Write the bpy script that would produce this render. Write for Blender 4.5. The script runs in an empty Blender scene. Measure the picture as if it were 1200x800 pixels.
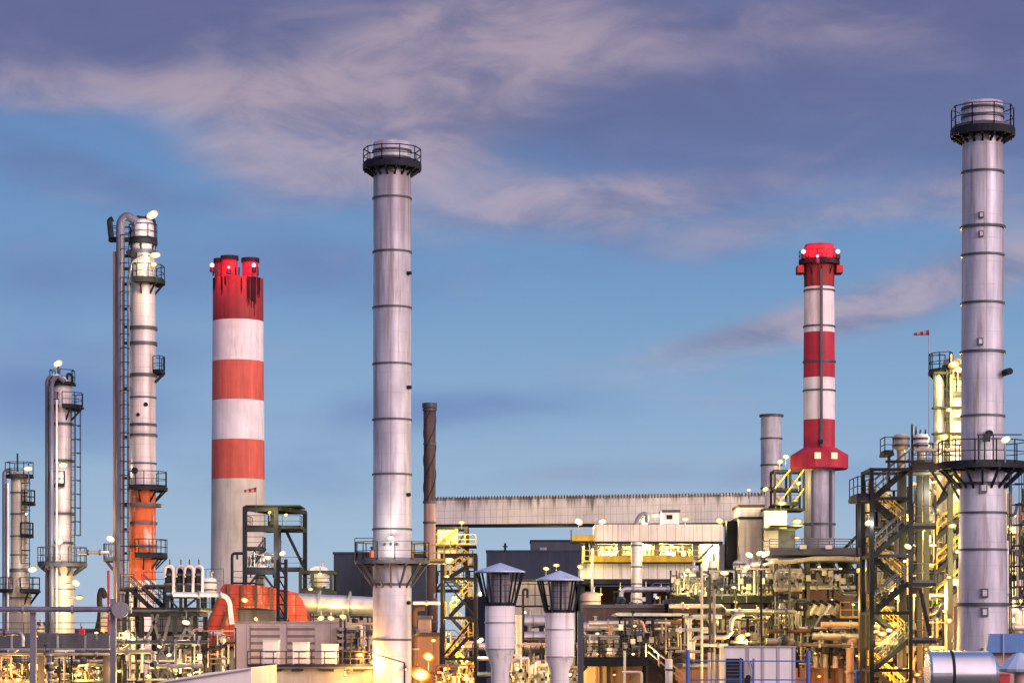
import bpy, math, random
from mathutils import Vector, Matrix

random.seed(7)
SC = bpy.context.scene
COL = SC.collection
F = 2833.33      # focal length in photo pixels (85 mm on a 36 mm sensor, 1200 px wide)
HY = 745.0       # row of the horizon in the photo
H = 10.0         # camera height in metres
PI = math.pi
R = math.radians


def X(px, d): return (px - 600.0) * d / F
def Z(py, d): return H + (HY - py) * d / F
def S(n, d): return n * d / F
def P(px, py, d): return Vector((X(px, d), d, Z(py, d)))


# ------------------------------------------------------------------ mesh builder
class MB:
    def __init__(s):
        s.v = []; s.f = []; s.sm = []

    def add(s, vs, fs, smooth=False):
        o = len(s.v)
        s.v += [tuple(v) for v in vs]
        s.f += [tuple(i + o for i in f) for f in fs]
        s.sm += [smooth] * len(fs)
        return s

    def box(s, x0, x1, y0, y1, z0, z1):
        x0, x1 = min(x0, x1), max(x0, x1); y0, y1 = min(y0, y1), max(y0, y1); z0, z1 = min(z0, z1), max(z0, z1)
        v = [(x0, y0, z0), (x1, y0, z0), (x1, y1, z0), (x0, y1, z0), (x0, y0, z1), (x1, y0, z1), (x1, y1, z1), (x0, y1, z1)]
        return s.add(v, [(0, 3, 2, 1), (4, 5, 6, 7), (0, 1, 5, 4), (1, 2, 6, 5), (2, 3, 7, 6), (3, 0, 4, 7)])

    def bar(s, p, q, w, h=None):
        p, q = Vector(p), Vector(q); h = h or w
        a = (q - p)
        if a.length < 1e-6: return s
        a.normalize()
        up = Vector((0, 0, 1)) if abs(a.z) < .95 else Vector((0, 1, 0))
        u = a.cross(up).normalized(); t = u.cross(a)
        u *= w / 2; t *= h / 2
        v = [p - u - t, p + u - t, p + u + t, p - u + t, q - u - t, q + u - t, q + u + t, q - u + t]
        return s.add(v, [(0, 3, 2, 1), (4, 5, 6, 7), (0, 1, 5, 4), (1, 2, 6, 5), (2, 3, 7, 6), (3, 0, 4, 7)])

    def cyl(s, p, q, r, r2=None, n=12, caps=True):
        p, q = Vector(p), Vector(q); r2 = r if r2 is None else r2
        a = (q - p).normalized()
        up = Vector((0, 0, 1)) if abs(a.z) < .95 else Vector((0, 1, 0))
        u = a.cross(up).normalized(); t = u.cross(a)
        v = []
        for c, rr in ((p, r), (q, r2)):
            for i in range(n):
                an = 2 * PI * i / n
                v.append(c + u * (rr * math.cos(an)) + t * (rr * math.sin(an)))
        s.add(v, [(i, (i + 1) % n, n + (i + 1) % n, n + i) for i in range(n)], True)
        if caps:
            s.add(v[:n], [tuple(range(n))[::-1]]); s.add(v[n:], [tuple(range(n))])
        return s

    def lathe(s, cx, cy, prof, n=36, a0=0.0, a1=360.0, smooth=True):
        full = abs(a1 - a0) >= 359.9
        m = n if full else n + 1
        v = []
        for r, z in prof:
            for i in range(m):
                an = R(a0 + (a1 - a0) * i / n)
                v.append((cx + r * math.cos(an), cy + r * math.sin(an), z))
        fs = []
        for k in range(len(prof) - 1):
            for i in range(n):
                j = (i + 1) % m if full else i + 1
                fs.append((k * m + i, k * m + j, (k + 1) * m + j, (k + 1) * m + i))
        return s.add(v, fs, smooth)

    def tube(s, pts, r, n=10, bend=None, caps=True):
        pts = [Vector(p) for p in pts]
        bend = bend if bend is not None else r * 2.4
        path = [pts[0]]
        for i in range(1, len(pts) - 1):
            a, b, c = pts[i - 1], pts[i], pts[i + 1]
            l1, l2 = (b - a).length, (c - b).length
            t = min(bend, l1 * .48, l2 * .48)
            pa = b + (a - b).normalized() * t; pc = b + (c - b).normalized() * t
            for k in range(6):
                w = k / 5.0
                path.append(pa * (1 - w) ** 2 + b * 2 * w * (1 - w) + pc * w * w)
        path.append(pts[-1])
        rings = []; prev = None
        for i, p in enumerate(path):
            a = (path[min(i + 1, len(path) - 1)] - path[max(i - 1, 0)])
            a.normalize()
            if prev is None:
                up = Vector((0, 0, 1)) if abs(a.z) < .9 else Vector((0, 1, 0))
                u = a.cross(up).normalized()
            else:
                u = (prev - a * prev.dot(a)).normalized()
            prev = u
            t = a.cross(u)
            rings.append([p + u * (r * math.cos(2 * PI * k / n)) + t * (r * math.sin(2 * PI * k / n)) for k in range(n)])
        v = [q for g in rings for q in g]
        fs = []
        for i in range(len(rings) - 1):
            for k in range(n):
                fs.append((i * n + k, i * n + (k + 1) % n, (i + 1) * n + (k + 1) % n, (i + 1) * n + k))
        s.add(v, fs, True)
        if caps:
            s.add(rings[0], [tuple(range(n))[::-1]]); s.add(rings[-1], [tuple(range(n))])
        return s

    def ball(s, c, r, n=12, sz=None, sy=None):
        c = Vector(c); sz = sz or r; sy = sy or r
        v = []; fs = []; m = n // 2
        for j in range(m + 1):
            th = PI * j / m
            for i in range(n):
                a = 2 * PI * i / n
                v.append((c.x + r * math.sin(th) * math.cos(a), c.y + sy * math.sin(th) * math.sin(a), c.z + sz * math.cos(th)))
        for j in range(m):
            for i in range(n):
                fs.append((j * n + i, j * n + (i + 1) % n, (j + 1) * n + (i + 1) % n, (j + 1) * n + i))
        return s.add(v, fs, True)

    def prism(s, poly, y0, y1):
        """poly: (x, z) outline, extruded from y0 to y1."""
        n = len(poly)
        v = [(x, y0, z) for x, z in poly] + [(x, y1, z) for x, z in poly]
        fs = [(i, (i + 1) % n, n + (i + 1) % n, n + i) for i in range(n)]
        return s.add(v, fs + [tuple(range(n)), tuple(range(n, 2 * n))[::-1]])

    def rail(s, pts, h=1.1, sp=1.3, w=.05, closed=False, kick=True):
        pts = [Vector(p) for p in pts]
        if closed: pts = pts + [pts[0]]
        up = Vector((0, 0, h))
        for a, b in zip(pts, pts[1:]):
            L = (b - a).length; n = max(1, round(L / sp))
            for i in range(n + 1):
                q = a.lerp(b, i / n); s.bar(q, q + up, w)
            s.bar(a + up, b + up, w); s.bar(a + up * .52, b + up * .52, w * .8)
            if kick: s.bar(a + Vector((0, 0, .08)), b + Vector((0, 0, .08)), .02, .16)
        return s

    def build(s, name, mat, parent=None, loc=None):
        base = BASE[parent.name] if parent is not None else (Vector(loc) if loc is not None else s.base())
        me = bpy.data.meshes.new(name)
        me.from_pydata([(v[0] - base.x, v[1] - base.y, v[2] - base.z) for v in s.v], [], s.f)
        me.polygons.foreach_set('use_smooth', s.sm)
        me.materials.append(mat)
        import bmesh
        bm = bmesh.new(); bm.from_mesh(me); bmesh.ops.recalc_face_normals(bm, faces=bm.faces); bm.to_mesh(me); bm.free()
        o = bpy.data.objects.new(name, me); COL.objects.link(o)
        if parent is not None: o.parent = parent
        else: o.location = base
        BASE[o.name] = base
        return o

    def base(s):
        xs = [v[0] for v in s.v]; ys = [v[1] for v in s.v]; zs = [v[2] for v in s.v]
        return Vector(((min(xs) + max(xs)) / 2, (min(ys) + max(ys)) / 2, min(zs)))


BASE = {}
LABELS = {}


def tag(o, label, cat, group=None):
    o['label'] = label; o['category'] = cat
    if group: o['group'] = group
    LABELS.setdefault(label.lower(), []).append(o.name)
    return o


def thing(name, label, cat, loc, group=None):
    o = bpy.data.objects.new(name, None); COL.objects.link(o)
    o.empty_display_size = .3
    o.location = loc; BASE[o.name] = Vector(loc)
    return tag(o, label, cat, group)


def solo(mb, name, label, cat, mat, group=None, loc=None):
    return tag(mb.build(name, mat, None, loc), label, cat, group)


# ------------------------------------------------------------------ materials
class NT:
    def __init__(s, nt): s.nt = nt; nt.nodes.clear()
    def n(s, t, **kw):
        x = s.nt.nodes.new(t)
        for k, v in kw.items(): setattr(x, k, v)
        return x
    def put(s, sock, v):
        if hasattr(v, 'links') or isinstance(v, bpy.types.NodeSocket): s.nt.links.new(v, sock)
        else:
            if hasattr(sock, 'default_value') and not isinstance(v, (int, float)) and len(v) == 3 and sock.type == 'RGBA': v = (*v, 1)
            sock.default_value = v
    def m(s, op, a, b=0.0, c=0.0, clamp=False):
        x = s.n('ShaderNodeMath', operation=op, use_clamp=clamp)
        s.put(x.inputs[0], a); s.put(x.inputs[1], b); s.put(x.inputs[2], c)
        return x.outputs[0]
    def mix(s, f, a, b, mode='MIX'):
        x = s.n('ShaderNodeMix', data_type='RGBA', blend_type=mode)
        s.put(x.inputs[0], f); s.put(x.inputs[6], a); s.put(x.inputs[7], b)
        return x.outputs[2]
    def noise(s, vec, scale, detail=4, rough=.55, dist=0.0):
        x = s.n('ShaderNodeTexNoise'); s.put(x.inputs['Vector'], vec)
        x.inputs['Scale'].default_value = scale; x.inputs['Detail'].default_value = detail
        x.inputs['Roughness'].default_value = rough; x.inputs['Distortion'].default_value = dist
        return x.outputs['Fac']
    def ramp(s, f, lo, hi):
        x = s.n('ShaderNodeMapRange', clamp=True, interpolation_type='SMOOTHSTEP'); s.put(x.inputs[0], f)
        x.inputs[1].default_value = lo; x.inputs[2].default_value = hi
        return x.outputs[0]
    def scaled(s, vec, sc):
        x = s.n('ShaderNodeMapping'); s.put(x.inputs[0], vec); x.inputs['Scale'].default_value = sc
        return x.outputs[0]


def mat(name, col, col2=None, rough=.5, met=0.0, streak=(1.2, 1.2, .12), scale=1.0, zseam=0, aseam=0, xseam=0, seam_dark=.55,
        dirt=None, dirt_amt=0.0, dirt_scale=(.9, .9, .07), rust_top=None, bump=0.0, sw=.03):
    M = bpy.data.materials.new(name); M.use_nodes = True
    t = NT(M.node_tree)
    out = t.n('ShaderNodeOutputMaterial'); b = t.n('ShaderNodeBsdfPrincipled')
    t.nt.links.new(b.outputs[0], out.inputs[0])
    tc = t.n('ShaderNodeTexCoord'); ob = tc.outputs['Object']
    # every separate thing looks a little different: shift the pattern by the object
    inf = t.n('ShaderNodeObjectInfo')
    sh = t.n('ShaderNodeVectorMath', operation='ADD'); t.put(sh.inputs[0], ob)
    cmb = t.n('ShaderNodeCombineXYZ'); t.put(cmb.inputs[0], t.m('MULTIPLY', inf.outputs['Random'], 37.0)); t.put(cmb.inputs[1], t.m('MULTIPLY', inf.outputs['Random'], 91.0))
    t.put(sh.inputs[1], cmb.outputs[0]); vec = sh.outputs[0]
    col2 = col2 or tuple(c * .72 for c in col)
    n1 = t.noise(t.scaled(vec, streak), scale, 6, .6)
    c = t.mix(t.ramp(n1, .3, .7), col, col2)
    n2 = t.noise(vec, .35 * scale, 3)
    c = t.mix(t.m('MULTIPLY', t.ramp(n2, .4, .7), .35), c, tuple(x * .6 for x in col2))
    if dirt:
        n3 = t.noise(t.scaled(vec, dirt_scale), 1.6, 5, .65)
        c = t.mix(t.m('MULTIPLY', t.ramp(n3, .52, .68), dirt_amt), c, dirt)
    sep = t.n('ShaderNodeSeparateXYZ'); t.put(sep.inputs[0], ob)
    if rust_top:   # run marks hanging from the top edge: (z of the top in object space, length, colour)
        zt, L, rc = rust_top
        nn = t.noise(t.scaled(vec, (1.1, 1.1, .02)), 1.0, 4, .7)
        fall = t.m('SUBTRACT', 1.0, t.m('DIVIDE', t.m('SUBTRACT', zt, sep.outputs[2]), L, clamp=True), clamp=True)
        c = t.mix(t.m('MULTIPLY', t.ramp(t.m('MULTIPLY', nn, t.m('ADD', .62, t.m('MULTIPLY', fall, .5))), .42, .62), .85), c, rc)
    seam = None
    def line(co, per, w):
        fr = t.m('FRACT', t.m('DIVIDE', co, per)); return t.m('LESS_THAN', fr, w / per)
    if zseam: seam = line(sep.outputs[2], zseam, sw)
    if aseam:
        an = t.m('ARCTAN2', sep.outputs[1], sep.outputs[0]); q = line(t.m('ADD', an, 10.0), 2 * PI / aseam, 2 * PI / aseam * .035)
        seam = q if seam is None else t.m('MAXIMUM', seam, q)
    if xseam:
        q = line(t.m('ADD', sep.outputs[0], 500.0), xseam, sw)
        seam = q if seam is None else t.m('MAXIMUM', seam, q)
    if seam is not None:
        c = t.mix(t.m('MULTIPLY', seam, seam_dark), c, tuple(x * .3 for x in col2))
    t.put(b.inputs['Base Color'], c)
    b.inputs['Metallic'].default_value = met
    if max(col) < .05: b.inputs['Specular IOR Level'].default_value = .12; b.inputs['Metallic'].default_value = 0
    t.put(b.inputs['Roughness'], t.m('ADD', rough - .1, t.m('MULTIPLY', n1, .25), clamp=True))
    if bump or seam is not None:
        bp = t.n('ShaderNodeBump'); bp.inputs['Strength'].default_value = .35; bp.inputs['Distance'].default_value = .03
        hgt = t.noise(vec, 1.4, 3)
        if seam is not None: hgt = t.m('SUBTRACT', hgt, t.m('MULTIPLY', seam, .8))
        t.put(bp.inputs['Height'], hgt); t.nt.links.new(bp.outputs[0], b.inputs['Normal'])
    return M


def emit(name, col, strength):
    M = bpy.data.materials.new(name); M.use_nodes = True
    t = NT(M.node_tree); out = t.n('ShaderNodeOutputMaterial'); e = t.n('ShaderNodeEmission')
    e.inputs[0].default_value = (*col, 1); e.inputs[1].default_value = strength
    t.nt.links.new(e.outputs[0], out.inputs[0])
    return M


M_ = {}
M_['stack'] = mat('stack_steel', (.57, .55, .63), (.38, .37, .46), .5, .25, streak=(1.3, 1.3, .16), scale=1.3, zseam=1.25, seam_dark=.3, dirt=(.27, .23, .26), dirt_amt=.75, dirt_scale=(1.3, 1.3, .09), sw=.02)
M_['clad'] = mat('insulation_jacket', (.72, .64, .67), (.55, .49, .52), .4, .25, zseam=1.0, aseam=12, seam_dark=.5, dirt=(.22, .15, .11), dirt_amt=.5)
M_['clad_warm'] = mat('cream_jacket', (.47, .42, .39), (.33, .29, .27), .45, .2, zseam=1.0, aseam=10, seam_dark=.5, dirt=(.20, .14, .10), dirt_amt=.6)
M_['orange'] = mat('orange_primer', (.60, .13, .045), (.42, .085, .035), .8, 0, zseam=1.0, aseam=10, dirt=(.66, .52, .48), dirt_amt=.95, dirt_scale=(.45, .45, .16))
M_['dark'] = mat('dark_steel', (.022, .025, .036), (.012, .014, .022), .6, .1)
M_['steel'] = mat('grey_steel', (.085, .09, .12), (.05, .054, .075), .5, .2, dirt=(.12, .06, .03), dirt_amt=.3)
M_['galv'] = mat('galvanised', (.36, .35, .40), (.23, .23, .27), .42, .5, dirt=(.16, .10, .07), dirt_amt=.5)
M_['silver'] = mat('aluminium_jacket', (.60, .58, .61), (.44, .42, .46), .36, .55, streak=(1, 1, 1), dirt=(.25, .2, .18), dirt_amt=.35, dirt_scale=(.8, .8, .8))
M_['white'] = mat('white_paint', (.78, .75, .76), (.66, .62, .64), .5, 0, dirt=(.42, .34, .28), dirt_amt=.35)
M_['chim_w'] = mat('chimney_white', (.82, .77, .79), (.72, .66, .68), .6, 0, zseam=2.4, aseam=16, seam_dark=.16, dirt=(.48, .42, .42), dirt_amt=.5, dirt_scale=(.9,.9,.12))
M_['chim_r'] = mat('chimney_red', (.68, .13, .085), (.52, .085, .06), .7, 0, zseam=2.4, aseam=16, seam_dark=.22, dirt=(.36, .10, .08), dirt_amt=.55, dirt_scale=(.9, .9, .1))
M_['chim_top'] = mat('chimney_soot_red', (.30, .024, .024), (.21, .016, .02), .65, 0, aseam=10, seam_dark=.6, dirt=(.012, .010, .018), dirt_amt=1.0, dirt_scale=(.55, .55, .025))
M_['red2'] = mat('signal_red', (.50, .02, .05), (.36, .014, .04), .65, 0, zseam=1.8, aseam=8, seam_dark=.35, dirt=(.22, .03, .04), dirt_amt=.5, dirt_scale=(1.2, 1.2, .1))
M_['concrete'] = mat('concrete', (.60, .55, .46), (.50, .455, .39), .8, 0, zseam=2.4, aseam=16, seam_dark=.2, dirt=(.34, .29, .24), dirt_amt=.5, dirt_scale=(.9, .9, .12))
M_['beige'] = mat('beige_sheeting', (.64, .57, .52), (.54, .48, .44), .6, .05, xseam=1.55, seam_dark=.5, sw=.12, dirt=(.25, .17, .11), dirt_amt=.55, dirt_scale=(1.2, 1.2, .05))
M_['beige_low'] = mat('pale_sheeting', (.70, .65, .66), (.60, .55, .56), .6, .05, xseam=1.0, seam_dark=.5, sw=.08, dirt=(.32, .24, .17), dirt_amt=.6, dirt_scale=(1.5, 1.5, .06))
M_['lilac'] = mat('lilac_panel', (.42, .37, .43), (.34, .30, .36), .55, .15, xseam=2.2, seam_dark=.5, sw=.06)
M_['louvre'] = mat('louvre_panel', (.40, .35, .40), (.30, .26, .31), .55, .2, zseam=.55, seam_dark=.85, sw=.2)
M_['navy'] = mat('navy_sheeting', (.022, .032, .062), (.016, .024, .047), .7, .0, zseam=3.0, seam_dark=.6)
M_['navy2'] = mat('slate_sheeting', (.048, .058, .09), (.036, .044, .07), .7, .0, xseam=2.5, seam_dark=.4)
M_['midgrey'] = mat('mid_grey_paint', (.17, .17, .23), (.12, .12, .17), .5, .2, dirt=(.14, .09, .07), dirt_amt=.4)
M_['rust'] = mat('rusted_steel', (.11, .055, .04), (.06, .034, .03), .8, .1, dirt=(.17, .07, .035), dirt_amt=.5)
M_['brown'] = mat('brown_stack', (.07, .045, .05), (.045, .03, .036), .6, .2, zseam=1.5, dirt=(.24, .10, .06), dirt_amt=.4)
M_['reddu'] = mat('red_duct_paint', (.42, .04, .026), (.28, .028, .02), .6, 0, zseam=.9, xseam=1.4, seam_dark=.65, sw=.08, dirt=(.50, .24, .19), dirt_amt=.75, dirt_scale=(.8, .8, .4))
M_['pink'] = mat('pink_primer', (.50, .34, .30), (.38, .24, .21), .6, .05, dirt=(.22, .10, .07), dirt_amt=.5)
M_['terra'] = mat('terracotta_sheet', (.42, .21, .14), (.30, .14, .10), .65, 0, xseam=1.6, seam_dark=.5, sw=.09, dirt=(.15, .07, .05), dirt_amt=.4)
M_['yellow'] = mat('yellow_paint', (.55, .36, .025), (.38, .24, .02), .55, 0, dirt=(.14, .10, .05), dirt_amt=.7, dirt_scale=(.8, .8, .8))
M_['orangebox'] = mat('orange_plastic', (.80, .12, .015), (.7, .1, .01), .4, 0)
M_['blue'] = mat('blue_paint', (.06, .13, .46), (.04, .09, .34), .45, .1)
M_['bluesheet'] = mat('blue_sheet', (.10, .24, .55), (.08, .18, .42), .35, .2, xseam=1.1, seam_dark=.2)
M_['hat'] = mat('blue_grey_hat', (.52, .64, .84), (.42, .54, .72), .4, .15, aseam=10, seam_dark=.4, dirt=(.3,.3,.34), dirt_amt=.4)
M_['pipeblue'] = mat('blue_grey_pipe', (.15, .15, .24), (.09, .09, .15), .5, .15, dirt=(.22, .12, .10), dirt_amt=.4)
M_['silo'] = mat('silo_paint', (.80, .75, .76), (.68, .63, .64), .5, 0, zseam=1.1, aseam=5, seam_dark=.22, dirt=(.38, .29, .22), dirt_amt=.7, dirt_scale=(2.2, 2.2, .12), sw=.025)
M_['stack_mid'] = mat('stack_steel_sooted', (.57, .55, .63), (.38, .37, .46), .5, .25, streak=(1.3, 1.3, .16), scale=1.3, zseam=1.25, aseam=3, seam_dark=.3, dirt=(.27, .21, .22), dirt_amt=.8, dirt_scale=(1.3, 1.3, .09), sw=.02, rust_top=(39.2, 9.0, (.20, .16, .19)))
M_['stack_right'] = mat('stack_steel_stained', (.57, .55, .63), (.38, .37, .46), .5, .25, streak=(1.3, 1.3, .16), scale=1.5, zseam=1.25, aseam=3, seam_dark=.3, dirt=(.27, .19, .18), dirt_amt=.8, dirt_scale=(1.5, 1.5, .09), sw=.02, rust_top=(37.2, 8.0, (.20, .16, .19)))
M_['mesh'] = mat('grille_dark', (.30, .27, .31), (.20, .18, .21), .6, .2, xseam=.22, zseam=.3, seam_dark=.75, sw=.05)
M_['polish'] = mat('polished_aluminium', (.80, .86, .94), (.72, .78, .86), .2, .95, streak=(.3, 2, 2))
M_['redbit'] = mat('red_plastic', (.42, .012, .03), (.34, .01, .025), .5)
M_['asphalt'] = mat('asphalt', (.055, .054, .052), (.04, .04, .04), .85, 0, streak=(.2, .2, .2))
M_['roof'] = mat('pale_roof', (.74, .66, .64), (.64, .57, .56), .55, .1, dirt=(.5, .42, .39), dirt_amt=.35, dirt_scale=(.4, .4, .4))
M_['glass'] = mat('dark_glass', (.03, .035, .04), None, .12, 0)
M_['sock_r'] = mat('windsock_red', (.30, .015, .05), None, .8)
M_['sock_w'] = mat('windsock_white', (.45, .28, .32), None, .8)
def lens(name, hot, rim, s0, s1):  # hot centre fading to a warm rim paints a soft glow into the lens
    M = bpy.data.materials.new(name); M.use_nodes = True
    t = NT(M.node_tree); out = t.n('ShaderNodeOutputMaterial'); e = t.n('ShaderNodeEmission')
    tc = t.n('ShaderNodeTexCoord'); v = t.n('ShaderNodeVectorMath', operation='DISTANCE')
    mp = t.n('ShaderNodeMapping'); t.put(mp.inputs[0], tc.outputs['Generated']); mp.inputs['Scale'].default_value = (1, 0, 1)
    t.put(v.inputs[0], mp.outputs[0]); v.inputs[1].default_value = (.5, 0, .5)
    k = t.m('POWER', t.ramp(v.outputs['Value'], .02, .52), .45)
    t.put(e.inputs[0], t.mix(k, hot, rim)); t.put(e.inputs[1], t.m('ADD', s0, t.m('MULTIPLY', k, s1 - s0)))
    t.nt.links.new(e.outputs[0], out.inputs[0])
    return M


E_ = {'w': emit('lamp_white', (1, .90, .72), 26), 'y': emit('lamp_yellow', (1, .78, .34), 22), 'o': emit('lamp_orange', (1, .52, .12), 22),
      'r': emit('added_red_light', (1, .10, .18), 14), 'p': emit('beacon_pink', (1, .62, .78), 20)}
E_['p'] = emit('beacon_pink', (1, .30, .48), 7)
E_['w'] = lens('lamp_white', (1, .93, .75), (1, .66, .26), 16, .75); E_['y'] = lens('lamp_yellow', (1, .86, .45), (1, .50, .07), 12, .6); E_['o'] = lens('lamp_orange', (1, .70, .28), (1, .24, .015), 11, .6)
E_['win'] = emit('lit_window', (1, .82, .42), 1.4)
LC = {'w': (1, .86, .62), 'y': (1, .77, .19), 'o': (1, .44, .08), 'r': (1, .03, .06), 'p': (1, .06, .12)}


# ------------------------------------------------------------------ composite helpers
LAMP = .27
LRG = random.Random(5)
def lamp(px, py, d, label, c='y', w=900, r=4.0, arm=('down', 1.2), fwd=.9, group='lit plant floodlights'):
    """A floodlight: housing, bulbous lens, bracket, and its own point lamp just in front."""
    p = P(px, py, d)
    if 680 < px < 1100 and py > 655 and d < 200: w *= .42 if px < 1015 else .7    # lamps packed among the pipes are small ones
    t = thing('floodlight', label, 'floodlight', p, group)
    rr = S(r * 1.3, d); roll = R(LRG.uniform(-38, 38)); ax = Vector((math.cos(roll), 0, math.sin(roll))); nrm = Vector((-math.sin(roll) * .5, -.8, -.45)).normalized(); up = ax.cross(nrm).normalized()  # lens drawn oversized so its painted glow spreads
    if up.z < 0: up = -up
    hb = MB(); lb = MB(); L0 = []; L1 = []; H1 = []; N = 14
    for i in range(N):
        a = 2 * PI * i / N; ca, sa = math.cos(a), math.sin(a)
        e = ax * (rr * .95 * math.copysign(abs(ca) ** .7, ca)) + up * (rr * .52 * math.copysign(abs(sa) ** .7, sa))
        L0.append(p + e * .55 + nrm * rr * .3); L1.append(p + e); H1.append(p + e * .5 - nrm * rr * .8)
    lb.add(L0 + L1, [(i, (i + 1) % N, N + (i + 1) % N, N + i) for i in range(N)], True); lb.add(L0, [tuple(range(N))])
    hb.add([q * 1.0 for q in L1] + H1, [(i, (i + 1) % N, N + (i + 1) % N, N + i) for i in range(N)], True); hb.add(H1, [tuple(range(N))])
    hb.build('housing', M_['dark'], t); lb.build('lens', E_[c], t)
    k, L = arm
    a = p + Vector((0, rr * .5, 0)); b = {'down': Vector((0, 0, -L)), 'left': Vector((-L, 0, 0)), 'right': Vector((L, 0, 0)), 'up': Vector((0, 0, L)), 'back': Vector((0, L, .2))}[k]
    ab = MB(); ab.cyl(a, a + b, .05, n=6); ab.build('bracket', M_['steel'], t)
    ld = bpy.data.lights.new('lamp_glow', 'POINT'); ld.energy = w * LAMP * {'w': .95, 'y': 1.8, 'o': 2.6}[c]; ld.color = LC[c]; ld.shadow_soft_size = .25
    lo = bpy.data.objects.new('lamp_glow', ld); COL.objects.link(lo); lo.parent = t; lo.location = (0, -fwd - rr, -rr * .4)
    return t


def ladder(root, x, y, z0, z1, w=.45, m=None, cage=True, a=-90):
    b = MB(); ux = math.cos(R(a + 90)); uy = math.sin(R(a + 90))
    for s in (-1, 1): b.bar((x + ux * s * w / 2, y + uy * s * w / 2, z0), (x + ux * s * w / 2, y + uy * s * w / 2, z1), .06)
    z = z0 + .3
    while z < z1:
        b.bar((x - ux * w / 2, y - uy * w / 2, z), (x + ux * w / 2, y + uy * w / 2, z), .035); z += .6
    o = b.build('ladder', m or M_['dark'], root)
    if cage:
        c = MB(); z = z0 + 2.2; cx = x + math.cos(R(a)) * .35; cy = y + math.sin(R(a)) * .35
        while z < z1:
            c.lathe(cx, cy, [(.38, z), (.38, z + .07)], 10, a - 120, a + 120, False); z += 1.1
        for q in (-60, 0, 60): c.bar((cx + .38 * math.cos(R(a + q)), cy + .38 * math.sin(R(a + q)), z0 + 2.2), (cx + .38 * math.cos(R(a + q)), cy + .38 * math.sin(R(a + q)), z1), .04)
        if c.v: c.build('safety_cage', m or M_['dark'], o)


def ring_platform(root, z, r0, r1, a0=0, a1=360, rail=1.1, m='dark', br=0, brh=1.0, rm=None, thick=.14, rails=True):
    cx, cy = BASE[root.name].x, BASE[root.name].y
    n = max(6, int(abs(a1 - a0) / 10)); full = abs(a1 - a0) >= 359
    b = MB(); b.lathe(cx, cy, [(r0, z), (r1, z), (r1, z - thick), (r0, z - thick), (r0, z)], n, a0, a1, False)
    if not full:
        for a in (a0, a1):
            ca, sa = math.cos(R(a)), math.sin(R(a))
            b.add([(cx + r0 * ca, cy + r0 * sa, z), (cx + r1 * ca, cy + r1 * sa, z), (cx + r1 * ca, cy + r1 * sa, z - thick), (cx + r0 * ca, cy + r0 * sa, z - thick)], [(0, 1, 2, 3)])
    o = b.build('platform', M_[m], root)
    if rails:
        k = max(4, int(abs(a1 - a0) * PI / 180 * r1 / 1.1))
        rr = r1 - .05
        pts = [Vector((cx + rr * math.cos(R(a0 + (a1 - a0) * i / k)), cy + rr * math.sin(R(a0 + (a1 - a0) * i / k)), z)) for i in range(k if full else k + 1)]
        if not full:
            pts = [Vector((cx + (r0 + .05) * math.cos(R(a0)), cy + (r0 + .05) * math.sin(R(a0)), z))] + pts + [Vector((cx + (r0 + .05) * math.cos(R(a1)), cy + (r0 + .05) * math.sin(R(a1)), z))]
        q = MB(); q.rail(pts, rail, 2.0, .055, full, True); q.build('railing', M_[rm or m], o)
    for i in range(br):
        a = R(a0 + (a1 - a0) * (i + .5) / br); ca, sa = math.cos(a), math.sin(a)
        q = MB(); q.bar((cx + r1 * .95 * ca, cy + r1 * .95 * sa, z - thick), (cx + r0 * ca, cy + r0 * sa, z - thick - brh), .11)
        q.bar((cx + r0 * ca, cy + r0 * sa, z - thick - .06), (cx + r1 * .97 * ca, cy + r1 * .97 * sa, z - thick - .06), .1)
        q.build('bracket', M_[m], o)
    return o


def rint(prof, py):
    for (a, ra), (b, rb) in zip(prof, prof[1:]):
        if a <= py <= b: return ra + (rb - ra) * (py - a) / max(1e-6, b - a)
    return prof[-1][1] if py > prof[-1][0] else prof[0][1]


def round_tower(name, label, cat, cx, d, prof, sections, rings=(), rm='steel', rx=.07, rh=.11, seg=48, open_top=True):
    """prof: (photo row, half width px) from the top; sections: (row0, row1, material, part name, part label)."""
    t = thing(name, label, cat, (X(cx, d), d, 0)); x, y = X(cx, d), d
    for i, (p0, p1, m, nm, lb) in enumerate(sections):
        rows = sorted({p0, p1} | {p for p, _ in prof if p0 < p < p1})
        pr = [(S(rint(prof, p), d), Z(p, d)) for p in rows]
        b = MB()
        if i == 0 and open_top:
            rt, zt = pr[0]; pr = [(rt * .86, zt - 2.5), (rt * .86, zt)] + pr
            b.lathe(x, y, [(.01, zt - 2.4), (rt * .86, zt - 2.4)], seg)
        elif i == 0:
            pr = [(.01, pr[0][1] + pr[0][0] * .45), (pr[0][0] * .55, pr[0][1] + pr[0][0] * .36), (pr[0][0] * .88, pr[0][1] + pr[0][0] * .16)] + pr
        if i == len(sections) - 1: pr.append((pr[-1][0], 0))
        b.lathe(x, y, pr, seg)
        o = b.build(nm, M_[m], t)
        if lb: o['label'] = lb
    for q in rings:
        py, ex, hh = q if isinstance(q, tuple) else (q, rx, rh)
        r = S(rint(prof, py), d); z = Z(py, d)
        b = MB(); b.lathe(x, y, [(r - .02, z + hh / 2), (r + ex, z + hh / 2), (r + ex, z - hh / 2), (r - .02, z - hh / 2)], seg, smooth=False); b.build('stiffening_ring', M_[rm], t)
    return t


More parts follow.
